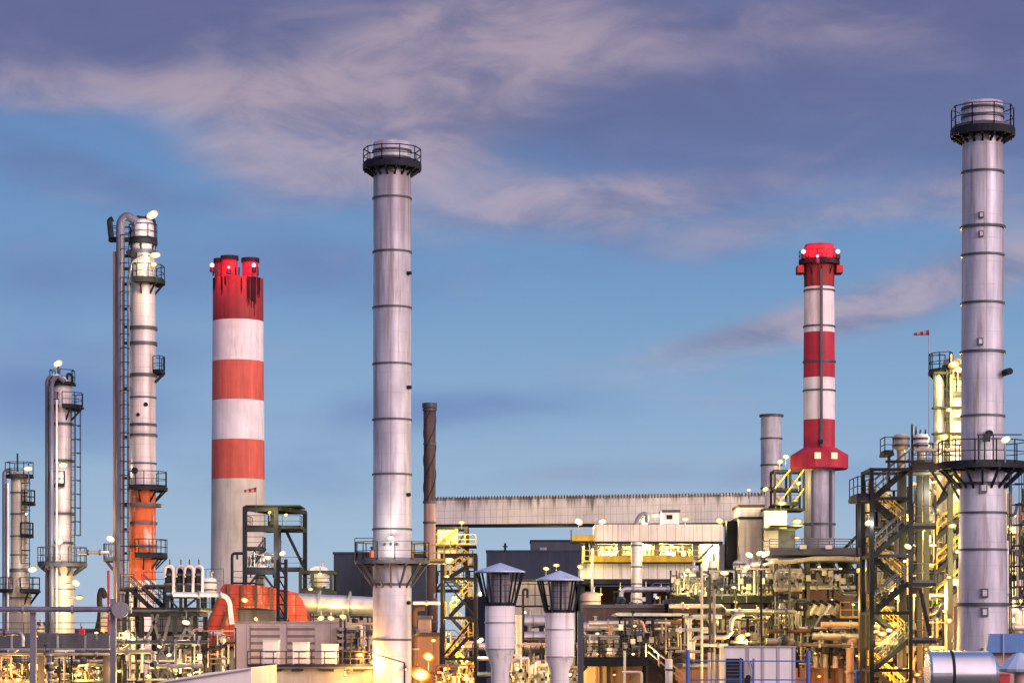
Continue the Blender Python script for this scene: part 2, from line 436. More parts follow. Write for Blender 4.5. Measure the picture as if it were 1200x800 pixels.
def posts_beams(t, xs, ys, zs, m='dark', pw=.28, bw=.22, z0=0.0, beam_x=True, beam_y=True):
    for x in xs:
        for y in ys:
            b = MB(); b.box(x - pw / 2, x + pw / 2, y - pw / 2, y + pw / 2, z0, zs[-1] + .004); b.build('post', M_[m], t)
    for z in zs:
        if beam_x:
            for y in ys:
                b = MB()
                for xa, xb in zip(xs, xs[1:]): b.box(xa + pw / 2 + .002, xb - pw / 2 - .002, y - bw / 2, y + bw / 2, z - bw, z - .003)
                b.build('beam', M_[m], t)
        if beam_y and len(ys) > 1:
            for x in (xs[0], xs[-1]):
                b = MB(); b.box(x - bw / 2, x + bw / 2, ys[0] + pw / 2 + .002, ys[-1] - pw / 2 - .002, z - bw, z - .003); b.build('cross_beam', M_[m], t)


def brace(t, a, b, m='dark', w=.14):
    q = MB(); q.bar(a, b, w); return q.build('brace', M_[m], t)


def deck(t, x0, x1, y0, y1, z, m='dark', rm=None, rails='flr', h=1.1, th=.16):
    b = MB(); b.box(x0, x1, y0, y1, z - th, z); o = b.build('deck', M_[m], t)
    e = .06; c = {'f': [(x0 + e, y0 + e, z), (x1 - e, y0 + e, z)], 'b': [(x0 + e, y1 - e, z), (x1 - e, y1 - e, z)], 'l': [(x0 + e, y0 + e, z), (x0 + e, y1 - e, z)], 'r': [(x1 - e, y0 + e, z), (x1 - e, y1 - e, z)]}
    q = MB()
    for k in rails: q.rail(c[k], h, 1.5, .05)
    if q.v: q.build('railing', M_[rm or m], o)
    return o


def flight(t, p, q, w=.9, m='dark', rm='dark'):
    """A stair flight from p (low) to q (high) along x, width along y."""
    p, q = Vector(p), Vector(q); b = MB()
    for s in (0, w):
        b.bar(p + Vector((0, s, 0)), q + Vector((0, s, 0)), .06, .26)
    n = max(3, int(abs(q.z - p.z) / .25))
    for i in range(1, n):
        c = p.lerp(q, i / n); b.box(c.x - .13, c.x + .13, c.y + .04, c.y + w - .04, c.z - .02, c.z + .02)
    o = b.build('stair_flight', M_[m], t)
    up = Vector((0, 0, 1.0))
    for s in (0, w):
        r = MB(); a, c = p + Vector((0, s, 0)), q + Vector((0, s, 0))
        r.bar(a + up, c + up, .06); r.bar(a + up * .55, c + up * .55, .05)
        for i in range(4):
            k = a.lerp(c, i / 3); r.bar(k, k + up, .05)
        r.build('handrail', M_[rm], o)


def pipe(label, pts, r, m='silver', flanges=(), valves=(), name='process_pipe', cat='pipe', n=12, bend=None, group='plant pipes'):
    """pts: (px, py, d); r in metres; flanges/valves: fractions of the polyline length."""
    w = [P(*p) for p in pts]
    b = MB(); b.tube(w, r, n, bend)
    o = solo(b, name, label, cat, M_[m], group)
    L = [(q - p).length for p, q in zip(w, w[1:])]; T = sum(L)
    def at(f):
        s = f * T
        for l, p, q in zip(L, w, w[1:]):
            if s <= l: return p.lerp(q, s / l), (q - p).normalized()
            s -= l
        return w[-1], (w[-1] - w[-2]).normalized()
    for f in flanges:
        c, a = at(f); g = MB(); g.cyl(c - a * .07, c + a * .07, r * 1.45 + .03, n=12); g.build('flange', M_['galv' if m != 'galv' else 'steel'], o)
    for f in valves:
        c, a = at(f); g = MB(); g.ball(c, r * 1.7 + .05, 10)
        up = Vector((0, -1, 0)) if abs(a.z) > .5 else Vector((0, -.4, 1)).normalized()
        g.cyl(c, c + up * (r * 2 + .45), .05, n=6); v = g.build('valve', M_['steel'], o)
        k = MB(); e = c + up * (r * 2 + .45); k.cyl(e - up * .03, e + up * .03, .12 + r * .25, n=12); k.build('handwheel', M_['dark'], v)
    return o


def manifold(label, x0, x1, yt, yb, d, n, m='silver', m2='galv', seed=0, r=.11, top=True):
    """A valve manifold: two headers joined by valved branches, on legs to the ground."""
    rg = random.Random(seed)
    xa, xb, zt, zb = X(x0, d), X(x1, d), Z(yt, d), Z(yb, d)
    t = thing('valve_manifold', label, 'manifold', ((xa + xb) / 2, d, zb - 1.0), 'piping manifolds')
    b = MB(); b.tube([(xa, d, zb), (xb, d, zb)], r * 1.5, 10); b.build('header', M_[m], t)
    if top:
        zz = zt - (zt - zb) * .15
        b = MB(); b.tube([(xa + (xb - xa) * .08, d + .3, zb + .5), (xa + (xb - xa) * .08, d + .3, zz), (xb, d + .3, zz)], r * 1.2, 10); b.build('upper_header', M_[m], t)
    for i in range(n):
        x = xa + (xb - xa) * (i + .5 + rg.uniform(-.25, .25)) / n; hgt = zb + (zt - zb) * rg.uniform(.5, 1.0); rr = r * rg.uniform(.5, 1.15)
        y = d + rg.uniform(-.25, .15)
        b = MB(); pts = [(x, y, zb), (x, y, hgt)]
        if rg.random() < .55: pts.append((x + rg.choice((-1, 1)) * rg.uniform(.35, .8), y, hgt))
        b.tube(pts, rr, 8); br = b.build('branch', M_[rg.choice((m, m2, m))], t)
        z = zb + (hgt - zb) * rg.uniform(.35, .65)
        g = MB(); g.ball((x, y, z), rr * 1.8 + .04, 8); g.cyl((x, y, z - rr * 2), (x, y, z - rr * 2 + .07), rr * 2 + .03, n=10); g.cyl((x, y, z + rr * 2 - .07), (x, y, z + rr * 2), rr * 2 + .03, n=10)
        g.cyl((x, y, z), (x, y - .45, z), .035, n=6); v = g.build('valve', M_[m2], br)
        k = MB(); k.cyl((x, y - .43, z), (x, y - .47, z), rg.uniform(.07, .13), n=10); k.build('handwheel', M_[rg.choice(('rust', 'dark', 'steel', 'dark'))], br)
    for f in (.06, .94):
        b = MB(); b.box(xa + (xb - xa) * f - .06, xa + (xb - xa) * f + .06, d - .06, d + .06, zb - 1.0, zb); b.build('leg', M_['dark'], t)
    return t


def pipe_tree(label, x0, x1, yt, yb, d, nv, nh, seed, m='dark', m2='steel'):
    """Small-bore pipework and instrument lines on one welded support frame."""
    rg = random.Random(seed); xa, xb, zt, zb = X(x0, d), X(x1, d), Z(yt, d), Z(yb, d)
    t = thing('instrument_rack', label, 'instrument rack', ((xa + xb) / 2, d, zb), 'racks of small-bore lines')
    for x in (xa, xb):
        q = MB(); q.bar((x, d, zb - .6), (x, d, zt), .12); q.build('post', M_[m], t)
    for i in range(nh):
        z = zb + (zt - zb) * (i + rg.uniform(.2, .8)) / nh; a = xa + (xb - xa) * rg.choice((0, 0, rg.uniform(0, .4))); b = xb - (xb - xa) * rg.choice((0, 0, rg.uniform(0, .4)))
        q = MB(); y = d + rg.uniform(-.3, .3); dz = rg.choice((-1, 1)) * rg.uniform(.4, 1.0)
        q.tube([(a, y, z), (b, y, z)] if rg.random() < .5 else [(a, y, z), (a + (b - a) * rg.uniform(.3, .7), y, z), (a + (b - a) * .7, y, z + dz), (b, y, z + dz)], rg.uniform(.04, .11), 6); q.build('line', M_[rg.choice((m, m2, m2, 'galv', 'pink'))], t)
    for i in range(nv):
        x = xa + (xb - xa) * (i + rg.uniform(.2, .8)) / nv; z0 = zb + (zt - zb) * rg.uniform(0, .35); z1 = zt - (zt - zb) * rg.uniform(0, .35); y = d - .2 + rg.uniform(-.3, .3)
        q = MB(); q.cyl((x, y, z0), (x, y, z1), rg.uniform(.035, .1), n=7); o = q.build('riser', M_[rg.choice((m, m2, 'galv', 'clad_warm'))], t)
        if rg.random() < .6:
            z = z0 + (z1 - z0) * rg.uniform(.2, .9); q = MB(); q.box(x - .16, x + .16, y - .26, y - .06, z - .2, z + .2); q.build('junction_box', M_[rg.choice((m, 'galv', 'white', m2))], o)
    return t


def drum(label, cx, d, yt, yb, hw, m='silver', name='vertical_drum', cat='vessel', legs=True, nozzle=True, foot=0.0, group=None):
    x = X(cx, d); r = S(hw, d); zt, zb = Z(yt, d), Z(yb, d)
    t = thing(name, label, cat, (x, d, foot if legs else zb), group)
    b = MB(); b.lathe(x, d, [(.01, zb), (r * .6, zb + r * .08), (r, zb + r * .4), (r, zt - r * .4), (r * .8, zt - r * .14), (r * .4, zt - .02), (.01, zt)], 28); b.build('shell', M_[m], t)
    for f in (.3, .7):
        z = zb + (zt - zb) * f; g = MB(); g.lathe(x, d, [(r, z + .06), (r + .05, z + .06), (r + .05, z - .06), (r, z - .06)], 28, smooth=False); g.build('band', M_['steel'], t)
    if nozzle:
        g = MB(); g.cyl((x + r * .3, d, zt - .1), (x + r * .3, d, zt + .45), .11, n=8); g.cyl((x + r * .3, d, zt + .4), (x + r * .3, d, zt + .47), .2, n=10); g.build('nozzle', M_['galv'], t)
    if legs:
        for a in (45, 135, 225, 315):
            g = MB(); g.box(x + r * .8 * math.cos(R(a)) - .08, x + r * .8 * math.cos(R(a)) + .08, d + r * .8 * math.sin(R(a)) - .08, d + r * .8 * math.sin(R(a)) + .08, foot, zb + r * .35); g.build('leg', M_['dark'], t)
    return t


def hvessel(label, x0, x1, d, cy, hw, m='silver', foot=0.0, name='horizontal_vessel', cat='vessel'):
    r = S(hw, d); xa, xb = X(x0, d), X(x1, d); z = Z(cy, d)
    t = thing(name, label, cat, ((xa + xb) / 2, d, foot), None)
    b = MB(); b.cyl((xa + r * .4, d, z), (xb - r * .4, d, z), r, n=28, caps=False)
    for e, s in ((xa + r * .4, -1), (xb - r * .4, 1)):
        b.cyl((e, d, z), (e + s * r * .28, d, z), r, r * .8, 28, False); b.cyl((e + s * r * .28, d, z), (e + s * r * .42, d, z), r * .8, r * .3, 28, True)
    b.build('shell', M_[m], t)
    for f in (.12, .5, .88):
        x = xa + (xb - xa) * f; g = MB(); g.cyl((x - .06, d, z), (x + .06, d, z), r + .05, n=28); g.build('band', M_['galv'], t)
    for f in (.25, .75):
        x = xa + (xb - xa) * f; g = MB(); g.box(x - .2, x + .2, d - r * .8, d + r * .8, foot, z - r * .55); g.build('saddle', M_['dark'], t)
    x = xa + (xb - xa) * .4; g = MB(); g.cyl((x, d, z), (x, d, z + r + .5), .14, n=8); g.cyl((x, d, z + r + .42), (x, d, z + r + .5), .24, n=12); g.build('nozzle', M_['galv'], t)
    return t


def building(label, x0, x1, yt, d, depth, m, name='plant_building', cat='building', base=0.0, parapet=True, windows=(), door=None, roof='steel', yb=None):
    xa, xb, zt = X(x0, d), X(x1, d), Z(yt, d)
    zb = base if yb is None else Z(yb, d)
    t = thing(name, label, cat, ((xa + xb) / 2, d, zb))
    b = MB(); b.box(xa, xb, d, d + depth, zb, zt); b.build('wall', M_[m], t)
    b = MB(); b.box(xa - .12, xb + .12, d - .12, d + depth + .12, zt + .003, zt + .28); b.build('roof_edge', M_[roof], t)
    for (a, c, y0, y1, mm) in windows:
        g = MB(); g.box(X(a, d), X(c, d), d - .05, d + .05, Z(y1, d), Z(y0, d)); f = g.build('window', M_['dark'], t)
        g = MB(); g.box(X(a, d) + .1, X(c, d) - .1, d - .09, d - .052, Z(y1, d) + .1, Z(y0, d) - .1); g.build('pane', E_['win'] if mm == 'lit' else M_['glass'], f)
    return t


def rack(key, label, x0, x1, yt, d, depth, tiers, bays, pm='steel', pipes=(), rng=0, group='pipe racks'):
    """A steel pipe rack down to the ground, with pipes as separate things on its tiers.
    pipes: (tier row, colour word, material, radius, y offset in the rack, x0, x1)"""
    xa, xb = X(x0, d), X(x1, d); zs = sorted([Z(y, d) for y in tiers])
    t = thing('pipe_rack', label, 'pipe rack', ((xa + xb) / 2, d, 0), group)
    xs = [xa + (xb - xa) * i / bays for i in range(bays + 1)]
    posts_beams(t, xs, [d, d + depth], zs, pm, .26, .2)
    rg = random.Random(rng)
    for i in range(bays):
        if rg.random() < .6:
            k = rg.randrange(max(1, len(zs) - 1)); za, zb = zs[k], zs[min(k + 1, len(zs) - 1)]
            if zb > za:
                s = rg.random() < .5
                brace(t, (xs[i], d + .02, za if s else zb), (xs[i + 1], d + .02, zb if s else za), pm, .11)
    return t


# ================================================================== ground and far background
g = MB(); g.add([(-6000, -400, 0), (6000, -400, 0), (6000, 14000, 0), (-6000, 14000, 0)], [(0, 1, 2, 3)])
o = g.build('ground', M_['asphalt'], None, (0, 0, 0)); o['kind'] = 'structure'

far = [(-40, 120, 738, 470, 'navy2', 'long low slate shed on the horizon behind left columns'), (120, 262, 728, 450, 'beige_low', 'low pale shed glimpsed left of striped chimney foot'),
       (300, 420, 716, 440, 'navy2', 'dim slate hall behind the red duct'), (545, 700, 700, 430, 'navy2', 'slate hall below the navy block, behind hatted silos'),
       (690, 905, 712, 420, 'brown', 'brown boiler hall at the very back of boiler house'), (900, 1110, 700, 440, 'navy2', 'dim slate hall behind the air cooler deck'),
       (1100, 1260, 706, 450, 'beige_low', 'low pale hall at the back, right of tall stack')]
for x0, x1, yt, d, m, lb in far: building(lb, x0, x1, yt, d, 30, m, 'distant_hall', 'building')

# ================================================================== the two big steel stacks
d = 150
prof = [(168, 22), (188, 22), (560, 22.3), (684, 22.6), (900, 23)]
t = round_tower('steel_stack', 'tall silver flue stack standing left of centre, ringed by two platforms', 'stack', 459.5, d, prof,
                [(168, 190, 'stack', 'rim', None), (190, 684, 'stack_mid', 'upper_shell', None), (684, 900, 'stack', 'lower_shell', None)],
                [178, 187, 233, 296, 361, 427, 492, 556, 620, (684.5, .08, .14), (749, .05, .12)], seg=64)
ring_platform(t, Z(193, d), S(21, d), S(34.5, d), rail=.95, br=16, brh=.45, thick=.34, m='dark')
ring_platform(t, Z(657, d), S(22, d), S(44, d), rail=1.15, br=14, brh=1.45, thick=.2, m='steel')
for py, px in ((200, 478), (322, 480), (455, 480), (580, 479), (706, 479)):
    q = MB(); c = P(px, py, d); q.cyl(c + Vector((-.3, -.55, 0)), c + Vector((.12, -.75, 0)), .12, n=10); q.build('sample_port', M_['dark'], t)
for px in (452, 459, 466):
    q = MB(); c = Vector((X(px, d), d - math.sqrt(max(.01, S(22.3, d) ** 2 - S(px - 459.5, d) ** 2)), Z(638, d))); q.cyl(c + Vector((0, .1, 0)), c + Vector((0, -.22, 0)), .09, n=10); q.build('sample_port', M_['steel'], t)
# frame on the platform's left edge and the little orange cylinder
q = MB(); xa, xb = X(417, d), X(438, d)
for x in (xa, xb): q.bar((x, d - .9, Z(657, d)), (x, d - .9, Z(631, d)), .06)
q.bar((xa, d - .9, Z(631, d)), (xb, d - .9, Z(631, d)), .07)
solo(q, 'davit_frame', 'thin goalpost davit frame at the left end of lower stack platform', 'lifting frame', M_['steel'])
ot = thing('gas_cylinder', 'small orange cylinder standing on the lower platform of left-centre stack', 'gas cylinder', (X(437, d), d - 1.3, Z(657, d)))
q = MB(); x, y, z = X(437, d), d - 1.3, Z(657, d); q.lathe(x, y, [(.01, z), (.13, z), (.14, z + .05), (.14, z + .5), (.08, z + .62), (.01, z + .64)], 14); q.build('body', M_['orangebox'], ot)
q = MB(); q.cyl((x, y, z + .63), (x, y, z + .85), .05, n=8); q.cyl((x - .12, y, z + .78), (x + .12, y, z + .78), .04, n=6); q.build('valve', M_['dark'], ot)

d = 130
prof = [(121, 23.5), (152, 23.5), (545, 25), (562, 26.5), (600, 26.8), (900, 32)]
t = round_tower('steel_stack', 'tallest silver flue stack near the right edge', 'stack', 1151.5, d, prof,
                [(121, 154, 'stack', 'rim', None), (154, 562, 'stack_right', 'upper_shell', None), (562, 900, 'stack', 'lower_shell', None)],
                [128, 138, 147, 203, (267, .12, .12), 300, 356, (413, .1, .13), 488, (567, .1, .14), 601, 644, (708, .12, .18), (775, .06, .1)], seg=64)
ring_platform(t, Z(152, d), S(22, d), S(37.5, d), rail=1.15, br=16, brh=.4, thick=.4, m='dark', rm='steel')
ring_platform(t, Z(545, d), S(24, d), S(52, d), rail=1.25, br=16, brh=1.1, thick=.24, m='dark')
ladder(t, X(1151.5, d) + S(26, d) + .22, d - .35, Z(760, d), Z(545, d), a=0)
for px, py, s in ((1145, 256, .13), (1145, 278, .13), (1144, 403, .15), (1147, 573, .2), (1148, 695, .19), (1148, 717, .19), (1148, 764, .19)):
    rr = S(rint(prof, py), d); c = Vector((X(px, d), d - math.sqrt(rr * rr - S(px - 1151.5, d) ** 2), Z(py, d)))
    q = MB(); q.box(c.x - s, c.x + s, c.y - .12, c.y + .15, c.z - s * 1.3, c.z + s * 1.3); o = q.build('access_hatch', M_['steel'], t)
    q = MB(); q.box(c.x - s * .6, c.x + s * .6, c.y - .16, c.y - .122, c.z - s * .8, c.z + s * .8); q.build('hatch_cover', M_['stack'], o)
for px, py in ((1174, 438), (1151, 510)):
    c = P(px, py, d); q = MB(); q.cyl(c + Vector((0, -.4, 0)), c + Vector((.15, -1.4, 0)), .18, n=10); q.build('sample_port', M_['dark'], t)
q = MB()
for px in (1140, 1147, 1157): q.bar((X(px, d), d - 1.6, Z(545, d)), (X(px, d), d - 1.6, Z(512, d)), .07)
q.bar((X(1138, d), d - 1.6, Z(512, d)), (X(1190, d), d - 1.6, Z(512, d)), .06); q.box(X(1146, d), X(1153, d), d - 1.75, d - 1.5, Z(520, d), Z(511, d))
solo(q, 'monitoring_frame', 'dark pipe frame with small box on tallest stack lower platform', 'equipment frame', M_['dark'])

# ================================================================== striped chimneys
d = 320
prof = [(327, 29.5), (377, 29.6), (562, 31), (600, 31.2), (900, 33.5)]
t = round_tower('striped_chimney', 'broad red and white banded concrete chimney with two flues on top', 'chimney', 279, d, prof,
                [(327, 377, 'chim_top', 'top_band', 'sooty dark red top band'), (377, 424, 'chim_w', 'white_band', None), (424, 470, 'chim_r', 'red_band', None),
                 (470, 516, 'chim_w', 'white_band', None), (516, 562, 'chim_r', 'red_band', None), (562, 900, 'concrete', 'shaft', None)], seg=64)
for cx, hw, yt in ((270, 9.6, 302), (259.5, 8.0, 304), (294.3, 9.6, 304.5)):
    x = X(cx, d); y = d - 1 if cx != 259.5 else d - .2; r = S(hw, d)
    q = MB(); q.lathe(x, y, [(r * .8, Z(yt, d) - 1.5), (r * .8, Z(yt, d)), (r, Z(yt, d)), (r, Z(332, d))], 28); q.lathe(x, y, [(.01, Z(yt, d) - 1.4), (r * .8, Z(yt, d) - 1.4)], 28)
    f = q.build('flue', M_['chim_top'] if cx == 259.5 else M_['red2'], t)
    q = MB(); q.lathe(x, y, [(r + .02, Z(yt, d) + .05), (r + .12, Z(yt, d) + .05), (r + .12, Z(yt, d) - .5), (r + .02, Z(yt, d) - .5)], 28, smooth=False); q.build('flue_collar', M_['dark'], f)
q = MB()
def soot(root, pxa, pxb, py0, py1):
    r = S(29.6, d) + .03; g = MB()
    a0, a1 = -math.degrees(math.acos((pxa - 279) / 29.7)), -math.degrees(math.acos((pxb - 279) / 29.7)); n_ = 8
    for i in range(n_):
        u0, u1 = i / n_, (i + 1) / n_; e = random.uniform(.55, 1.0)
        g.lathe(x0c, d, [(r, Z(py0, d)), (r, Z(py0 + (py1 - py0) * e, d))], 2, a0 + (a1 - a0) * u0, a0 + (a1 - a0) * u1)
    g.build('soot_stain', M_['mesh_soot'], root)
x0c = X(279, d)
M_['mesh_soot'] = mat('soot', (.016, .012, .02), (.05, .012, .016), .85)
for a in ((292, 295.5, 327.4, 370), (296, 302, 327.4, 376), (303, 306, 327.4, 352), (261.5, 264, 327.4, 352), (285.5, 287, 330, 352), (266, 268, 327.4, 340), (251, 254, 327.4, 345)): soot(t, *a)
for px in (253, 279, 283, 305): q.bar((X(px, d), d - 2.9, Z(327, d)), (X(px, d), d - 2.9, Z(317, d)), .18)
q.build('lightning_rod', M_['dark'], t)

d = 300
prof = [(287, 16.5), (291, 18), (302, 18.5), (338, 17.5), (443, 18.4), (525, 18.4), (534, 18.4), (900, 16.5)]
t = round_tower('striped_chimney', 'slender crimson and white banded chimney with a flared lantern skirt', 'chimney', 960, d, prof,
                [(287, 302, 'red2', 'cap', None), (302, 337, 'chim_top', 'top_band', 'dark crimson top band'), (337, 390, 'chim_w', 'white_band', None), (390, 443, 'red2', 'red_band', None),
                 (443, 492, 'chim_w', 'white_band', None), (492, 536, 'red2', 'red_band', None), (536, 900, 'stack', 'steel_shaft', 'bare grey steel shaft')], [(341, .1, .2), (383, .1, .2), (424, .12, .22), (458, .1, .2), (614, .14, .25)], rm='steel')
q = MB(); x = X(960, d); z = lambda p: Z(p, d)
q.lathe(x, d, [(S(18, d), z(524)), (S(22, d), z(526)), (S(33.5, d), z(533)), (S(34, d), z(534)), (S(34, d), z(549)), (S(33, d), z(550)), (S(17, d), z(550))], 12, 15, 375, False); sk = q.build('lantern_skirt', M_['red2'], t)
for px in (954, 973.5):
    a = math.acos(max(-1, min(1, (px - 960) / 34.0))); yy = d - S(34.3, d) * math.sin(a)
    q = MB(); q.box(X(px, d) - .35, X(px, d) + .35, yy - .18, yy + .5, z(539.5), z(532.5)); q.build('lantern_window', E_['win'], sk)
ring_platform(t, z(306), S(18, d), S(24, d), rail=1.2, m='dark', br=10, brh=1.2, thick=.5, rails=True)
for s in (-1, 1):
    q = MB(); q.box(x + s * S(19, d), x + s * S(26.5, d), d - 1.2, d + 1.0, z(321), z(312)); q.build('side_box', M_['chim_top'], t)
q = MB(); q.box(x - S(1.4, d), x + S(1.4, d), d - S(18.6, d) - .35, d - S(17.4, d), z(524), z(318)); q.build('cable_ladder', M_['steel'], t)
q = MB(); q.box(x - S(4, d), x + S(1, d), d - S(18.6, d) - .9, d - S(18.4, d), z(521), z(517)); q.build('balcony', M_['dark'], t)
for k in (-10, 5, 12):
    q = MB(); q.box(x + S(k, d) - .12, x + S(k, d) + .12, d - S(16, d) - .1, d - S(12, d), z(630), z(552)); q.build('cable_tray', M_['steel'], t)

# aviation beacons (lit), and two added red lights tinting the chimney tops
def beacon(px, py, d, label, w, c='r', dy=-3.2, lens='p', r=.32):
    p = P(px, py, d) + Vector((0, dy, 0)); b = thing('warning_beacon', label, 'beacon', p, 'red aviation beacons')
    q = MB(); q.ball(p, r * .8, 12); q.build('lens', E_[lens], b); q = MB(); q.cyl(p - Vector((0, 0, .9)), p - Vector((0, 0, .3)), .3, n=8); q.build('base', M_['dark'], b)
    q = MB(); q.bar(p - Vector((0, 0, .7)), p + Vector((0, -dy * .6, -.7)), .15); q.build('bracket', M_['dark'], b)
    ld = bpy.data.lights.new('beacon_glow', 'POINT'); ld.energy = w; ld.color = LC[c]; ld.shadow_soft_size = .4
    lo = bpy.data.objects.new('beacon_glow', ld); COL.objects.link(lo); lo.parent = b; lo.location = (0, -1.0, 0)
beacon(252, 315, 320, 'red beacon left of the twin flues on broad chimney', 700)
beacon(300.5, 315, 320, 'red beacon on the right flue of broad chimney', 600)
beacon(940, 297, 300, 'red beacon at the left of slender chimney cap', 500, dy=-1.5)
beacon(980, 297, 300, 'red beacon at the right of slender chimney cap', 500, dy=-1.5)
for px, d_, lb in ((268, 312, 'small added red light in front of the broad chimney left flue'), (958, 292, 'small added red light in front of slender chimney cap')):  # added red lights hanging in front, tinting the flue and cap
    beacon(px, 313 if d_ > 300 else 300, d_, lb, 1000, dy=0, lens='r', r=.2)

# windsocks
def windsock(px0, px1, py, d, label, ybase):
    x0, x1 = X(px0, d), X(px1, d); z = Z(py, d); t = thing('windsock', label, 'windsock', (x1, d, Z(ybase, d)))
    q = MB(); q.cyl((x1, d, Z(ybase, d)), (x1, d, z + .3), .035, n=6); q.build('mast', M_['galv'], t)
    n = 5
    for i in range(n):
        a, b_ = x1 + (x0 - x1) * i / n, x1 + (x0 - x1) * (i + 1) / n; r0 = S(3.0, d) * (1 - .55 * i / n); r1 = S(3.0, d) * (1 - .55 * (i + 1) / n)
        q = MB(); q.cyl((a, d, z - i * .03), (b_, d, z - (i + 1) * .03), r0, r1, 12, False); q.build('sock_band', M_['sock_r' if i % 2 == 0 else 'sock_w'], t)
windsock(1071, 1088.5, 389.5, 200, 'small red and white windsock high in the sky beside tallest stack', 620)
windsock(286, 300.5, 573.5, 230, 'small red and white windsock in front of the broad chimney', 600)

# ================================================================== left process columns
def bracket_pipe(t, px, d, r, pts, m, name='riser_pipe', dy=0.0):
    q = MB(); q.tube([Vector((X(a, d), d + dy, Z(b, d))) for a, b in pts], r, 12, r * 2.6); return q.build(name, M_[m], t)

# far-left short column
d = 200
prof = [(556, 9.5), (668, 9.5), (688, 14), (900, 14)]
t = round_tower('process_column', 'shortest slim column at the left edge with flared skirt', 'column', 22.5, d, prof, [(556, 668, 'clad_warm', 'shell', None), (668, 688, 'clad_warm', 'cone', None), (688, 900, 'clad_warm', 'skirt', None)], [577, 602, 628, 650, (668, .12, .3), 700, 715], rm='steel', open_top=False)
bracket_pipe(t, 8, d, S(2.6, d), [(7, 900), (7, 552), (16, 552), (16, 560)], 'pipeblue', dy=-.6)
bracket_pipe(t, 8, d, S(1.4, d), [(12, 900), (12, 566)], 'white', dy=-.9)
ring_platform(t, Z(558, d), S(9, d), S(17, d), rail=1.15, m='dark'); ring_platform(t, Z(590, d), S(9, d), S(19, d), -60, 60, m='dark'); ring_platform(t, Z(628, d), S(9, d), S(17, d), -70, 50, m='dark')
ring_platform(t, Z(692, d), S(13, d), S(25, d), -75, 60, m='dark', br=3); ring_platform(t, Z(692, d), S(13, d), S(24, d), 120, 250, m='dark')
ladder(t, X(32.5, d), d - .4, Z(692, d), Z(558, d))
q = MB(); q.cyl((X(20.5, d), d, Z(556, d)), (X(20.5, d), d, Z(531, d)), .07, n=6); q.build('vent_mast', M_['dark'], t)
lamp(33, 549, d - 1, 'white floodlight on the top of shortest left column', 'w', 700, 4.2)
lamp(38, 667, d - 2, 'white floodlight beside the skirt of shortest left column', 'w', 1500, 4.5, ('left', .8))
lamp(31, 602, d - 1.5, 'tiny white lamp halfway up shortest left column', 'w', 200, 1.5, ('left', .5))

# second column
d = 195
prof = [(446, 11.5), (660, 12), (672, 14), (900, 15.5)]
t = round_tower('process_column', 'middle-height column second from the left edge', 'column', 73, d, prof, [(446, 660, 'clad', 'shell', None), (660, 900, 'clad_warm', 'skirt', None)], [(497, .12, .2), (540, .15, .2), (602, .15, .2), (636, .1, .2), 690, 712], rm='steel', open_top=False)
bracket_pipe(t, 0, d, S(2.4, d), [(57.5, 900), (57.5, 446), (64, 440), (72, 446)], 'steel', dy=-.8)
bracket_pipe(t, 0, d, S(2.8, d), [(64, 900), (64, 449), (70, 441), (79, 449)], 'pipeblue', dy=-1.2)
bracket_pipe(t, 0, d, S(1.2, d), [(70, 740), (70, 470)], 'white', dy=-1.3)
ring_platform(t, Z(450, d), S(10, d), S(16, d), 150, 390, m='dark'); ring_platform(t, Z(477, d), S(10, d), S(25, d), -80, 60, m='dark', br=3, brh=1); ring_platform(t, Z(477, d), S(10, d), S(17, d), 120, 260, m='dark')
ring_platform(t, Z(569, d), S(11, d), S(16, d), 170, 290, m='dark')
ring_platform(t, Z(660, d), S(12, d), S(29, d), rail=1.3, m='steel', br=10, brh=.8, thick=.25)
ladder(t, X(87, d), d - .6, Z(660, d), Z(477, d), a=-30)
q = MB(); q.tube([(X(80, d), d - .5, Z(450, d)), (X(80, d), d - .5, Z(438, d)), (X(86, d), d - .5, Z(440, d)), (X(86, d), d - .5, Z(452, d))], .1, 8); q.build('vent_pipe', M_['dark'], t)
q = MB(); q.cyl((X(68, d), d, Z(445, d)), (X(68, d), d, Z(427, d)), .06, n=6); q.build('lamp_mast', M_['dark'], t)
lamp(68, 426, d, 'white floodlight on the mast above second column from left', 'w', 500, 4.6)
lamp(74, 545, d - 2.2, 'bright floodlight halfway up the second column from left', 'w', 1600, 4.2, ('back', 1))
lamp(70, 634, d - 2.5, 'bright floodlight just above the big platform of second column', 'w', 1800, 4.2, ('down', 1.5))
lamp(89, 683, d - 2, 'white floodlight right of second column skirt, upper of two', 'w', 1700, 4.5, ('left', .8))
lamp(93, 700, d - 2.4, 'white floodlight right of second column skirt, lower of two', 'y', 1700, 4.2, ('left', .8))

# tall left column with its risers
d = 190
prof = [(258, 13), (285, 14), (330, 14.6), (900, 15.5)]
t = round_tower('process_column', 'tallest left column with orange lower section and tall side risers', 'column', 167.5, d, prof, [(262, 330, 'stack', 'neck', None), (330, 571, 'clad', 'shell', None), (571, 680, 'orange', 'orange_section', 'orange primed lower section'), (680, 900, 'clad', 'skirt', None)],
                [(296, .2, .25), (385, .15, .25), (403, .15, .25), (440, .15, .25), (466, .08, .12), (498, .1, .2), (510, .15, .2), (543, .1, .12), (592, .45, .25), (613, .15, .2), (640, .15, .2)], rm='steel', open_top=False)
bracket_pipe(t, 0, d, S(5, d), [(143, 900), (143, 262), (150, 254), (162, 262)], 'pipeblue', 'overhead_pipe', dy=-.8)
bracket_pipe(t, 0, d, S(2.0, d), [(135.5, 900), (135.5, 296)], 'pink', 'riser_pipe', dy=-.5)
bracket_pipe(t, 0, d, S(1.7, d), [(153.5, 690), (153.5, 330), (158, 310), (172, 302)], 'galv', 'riser_pipe', dy=-1.3)
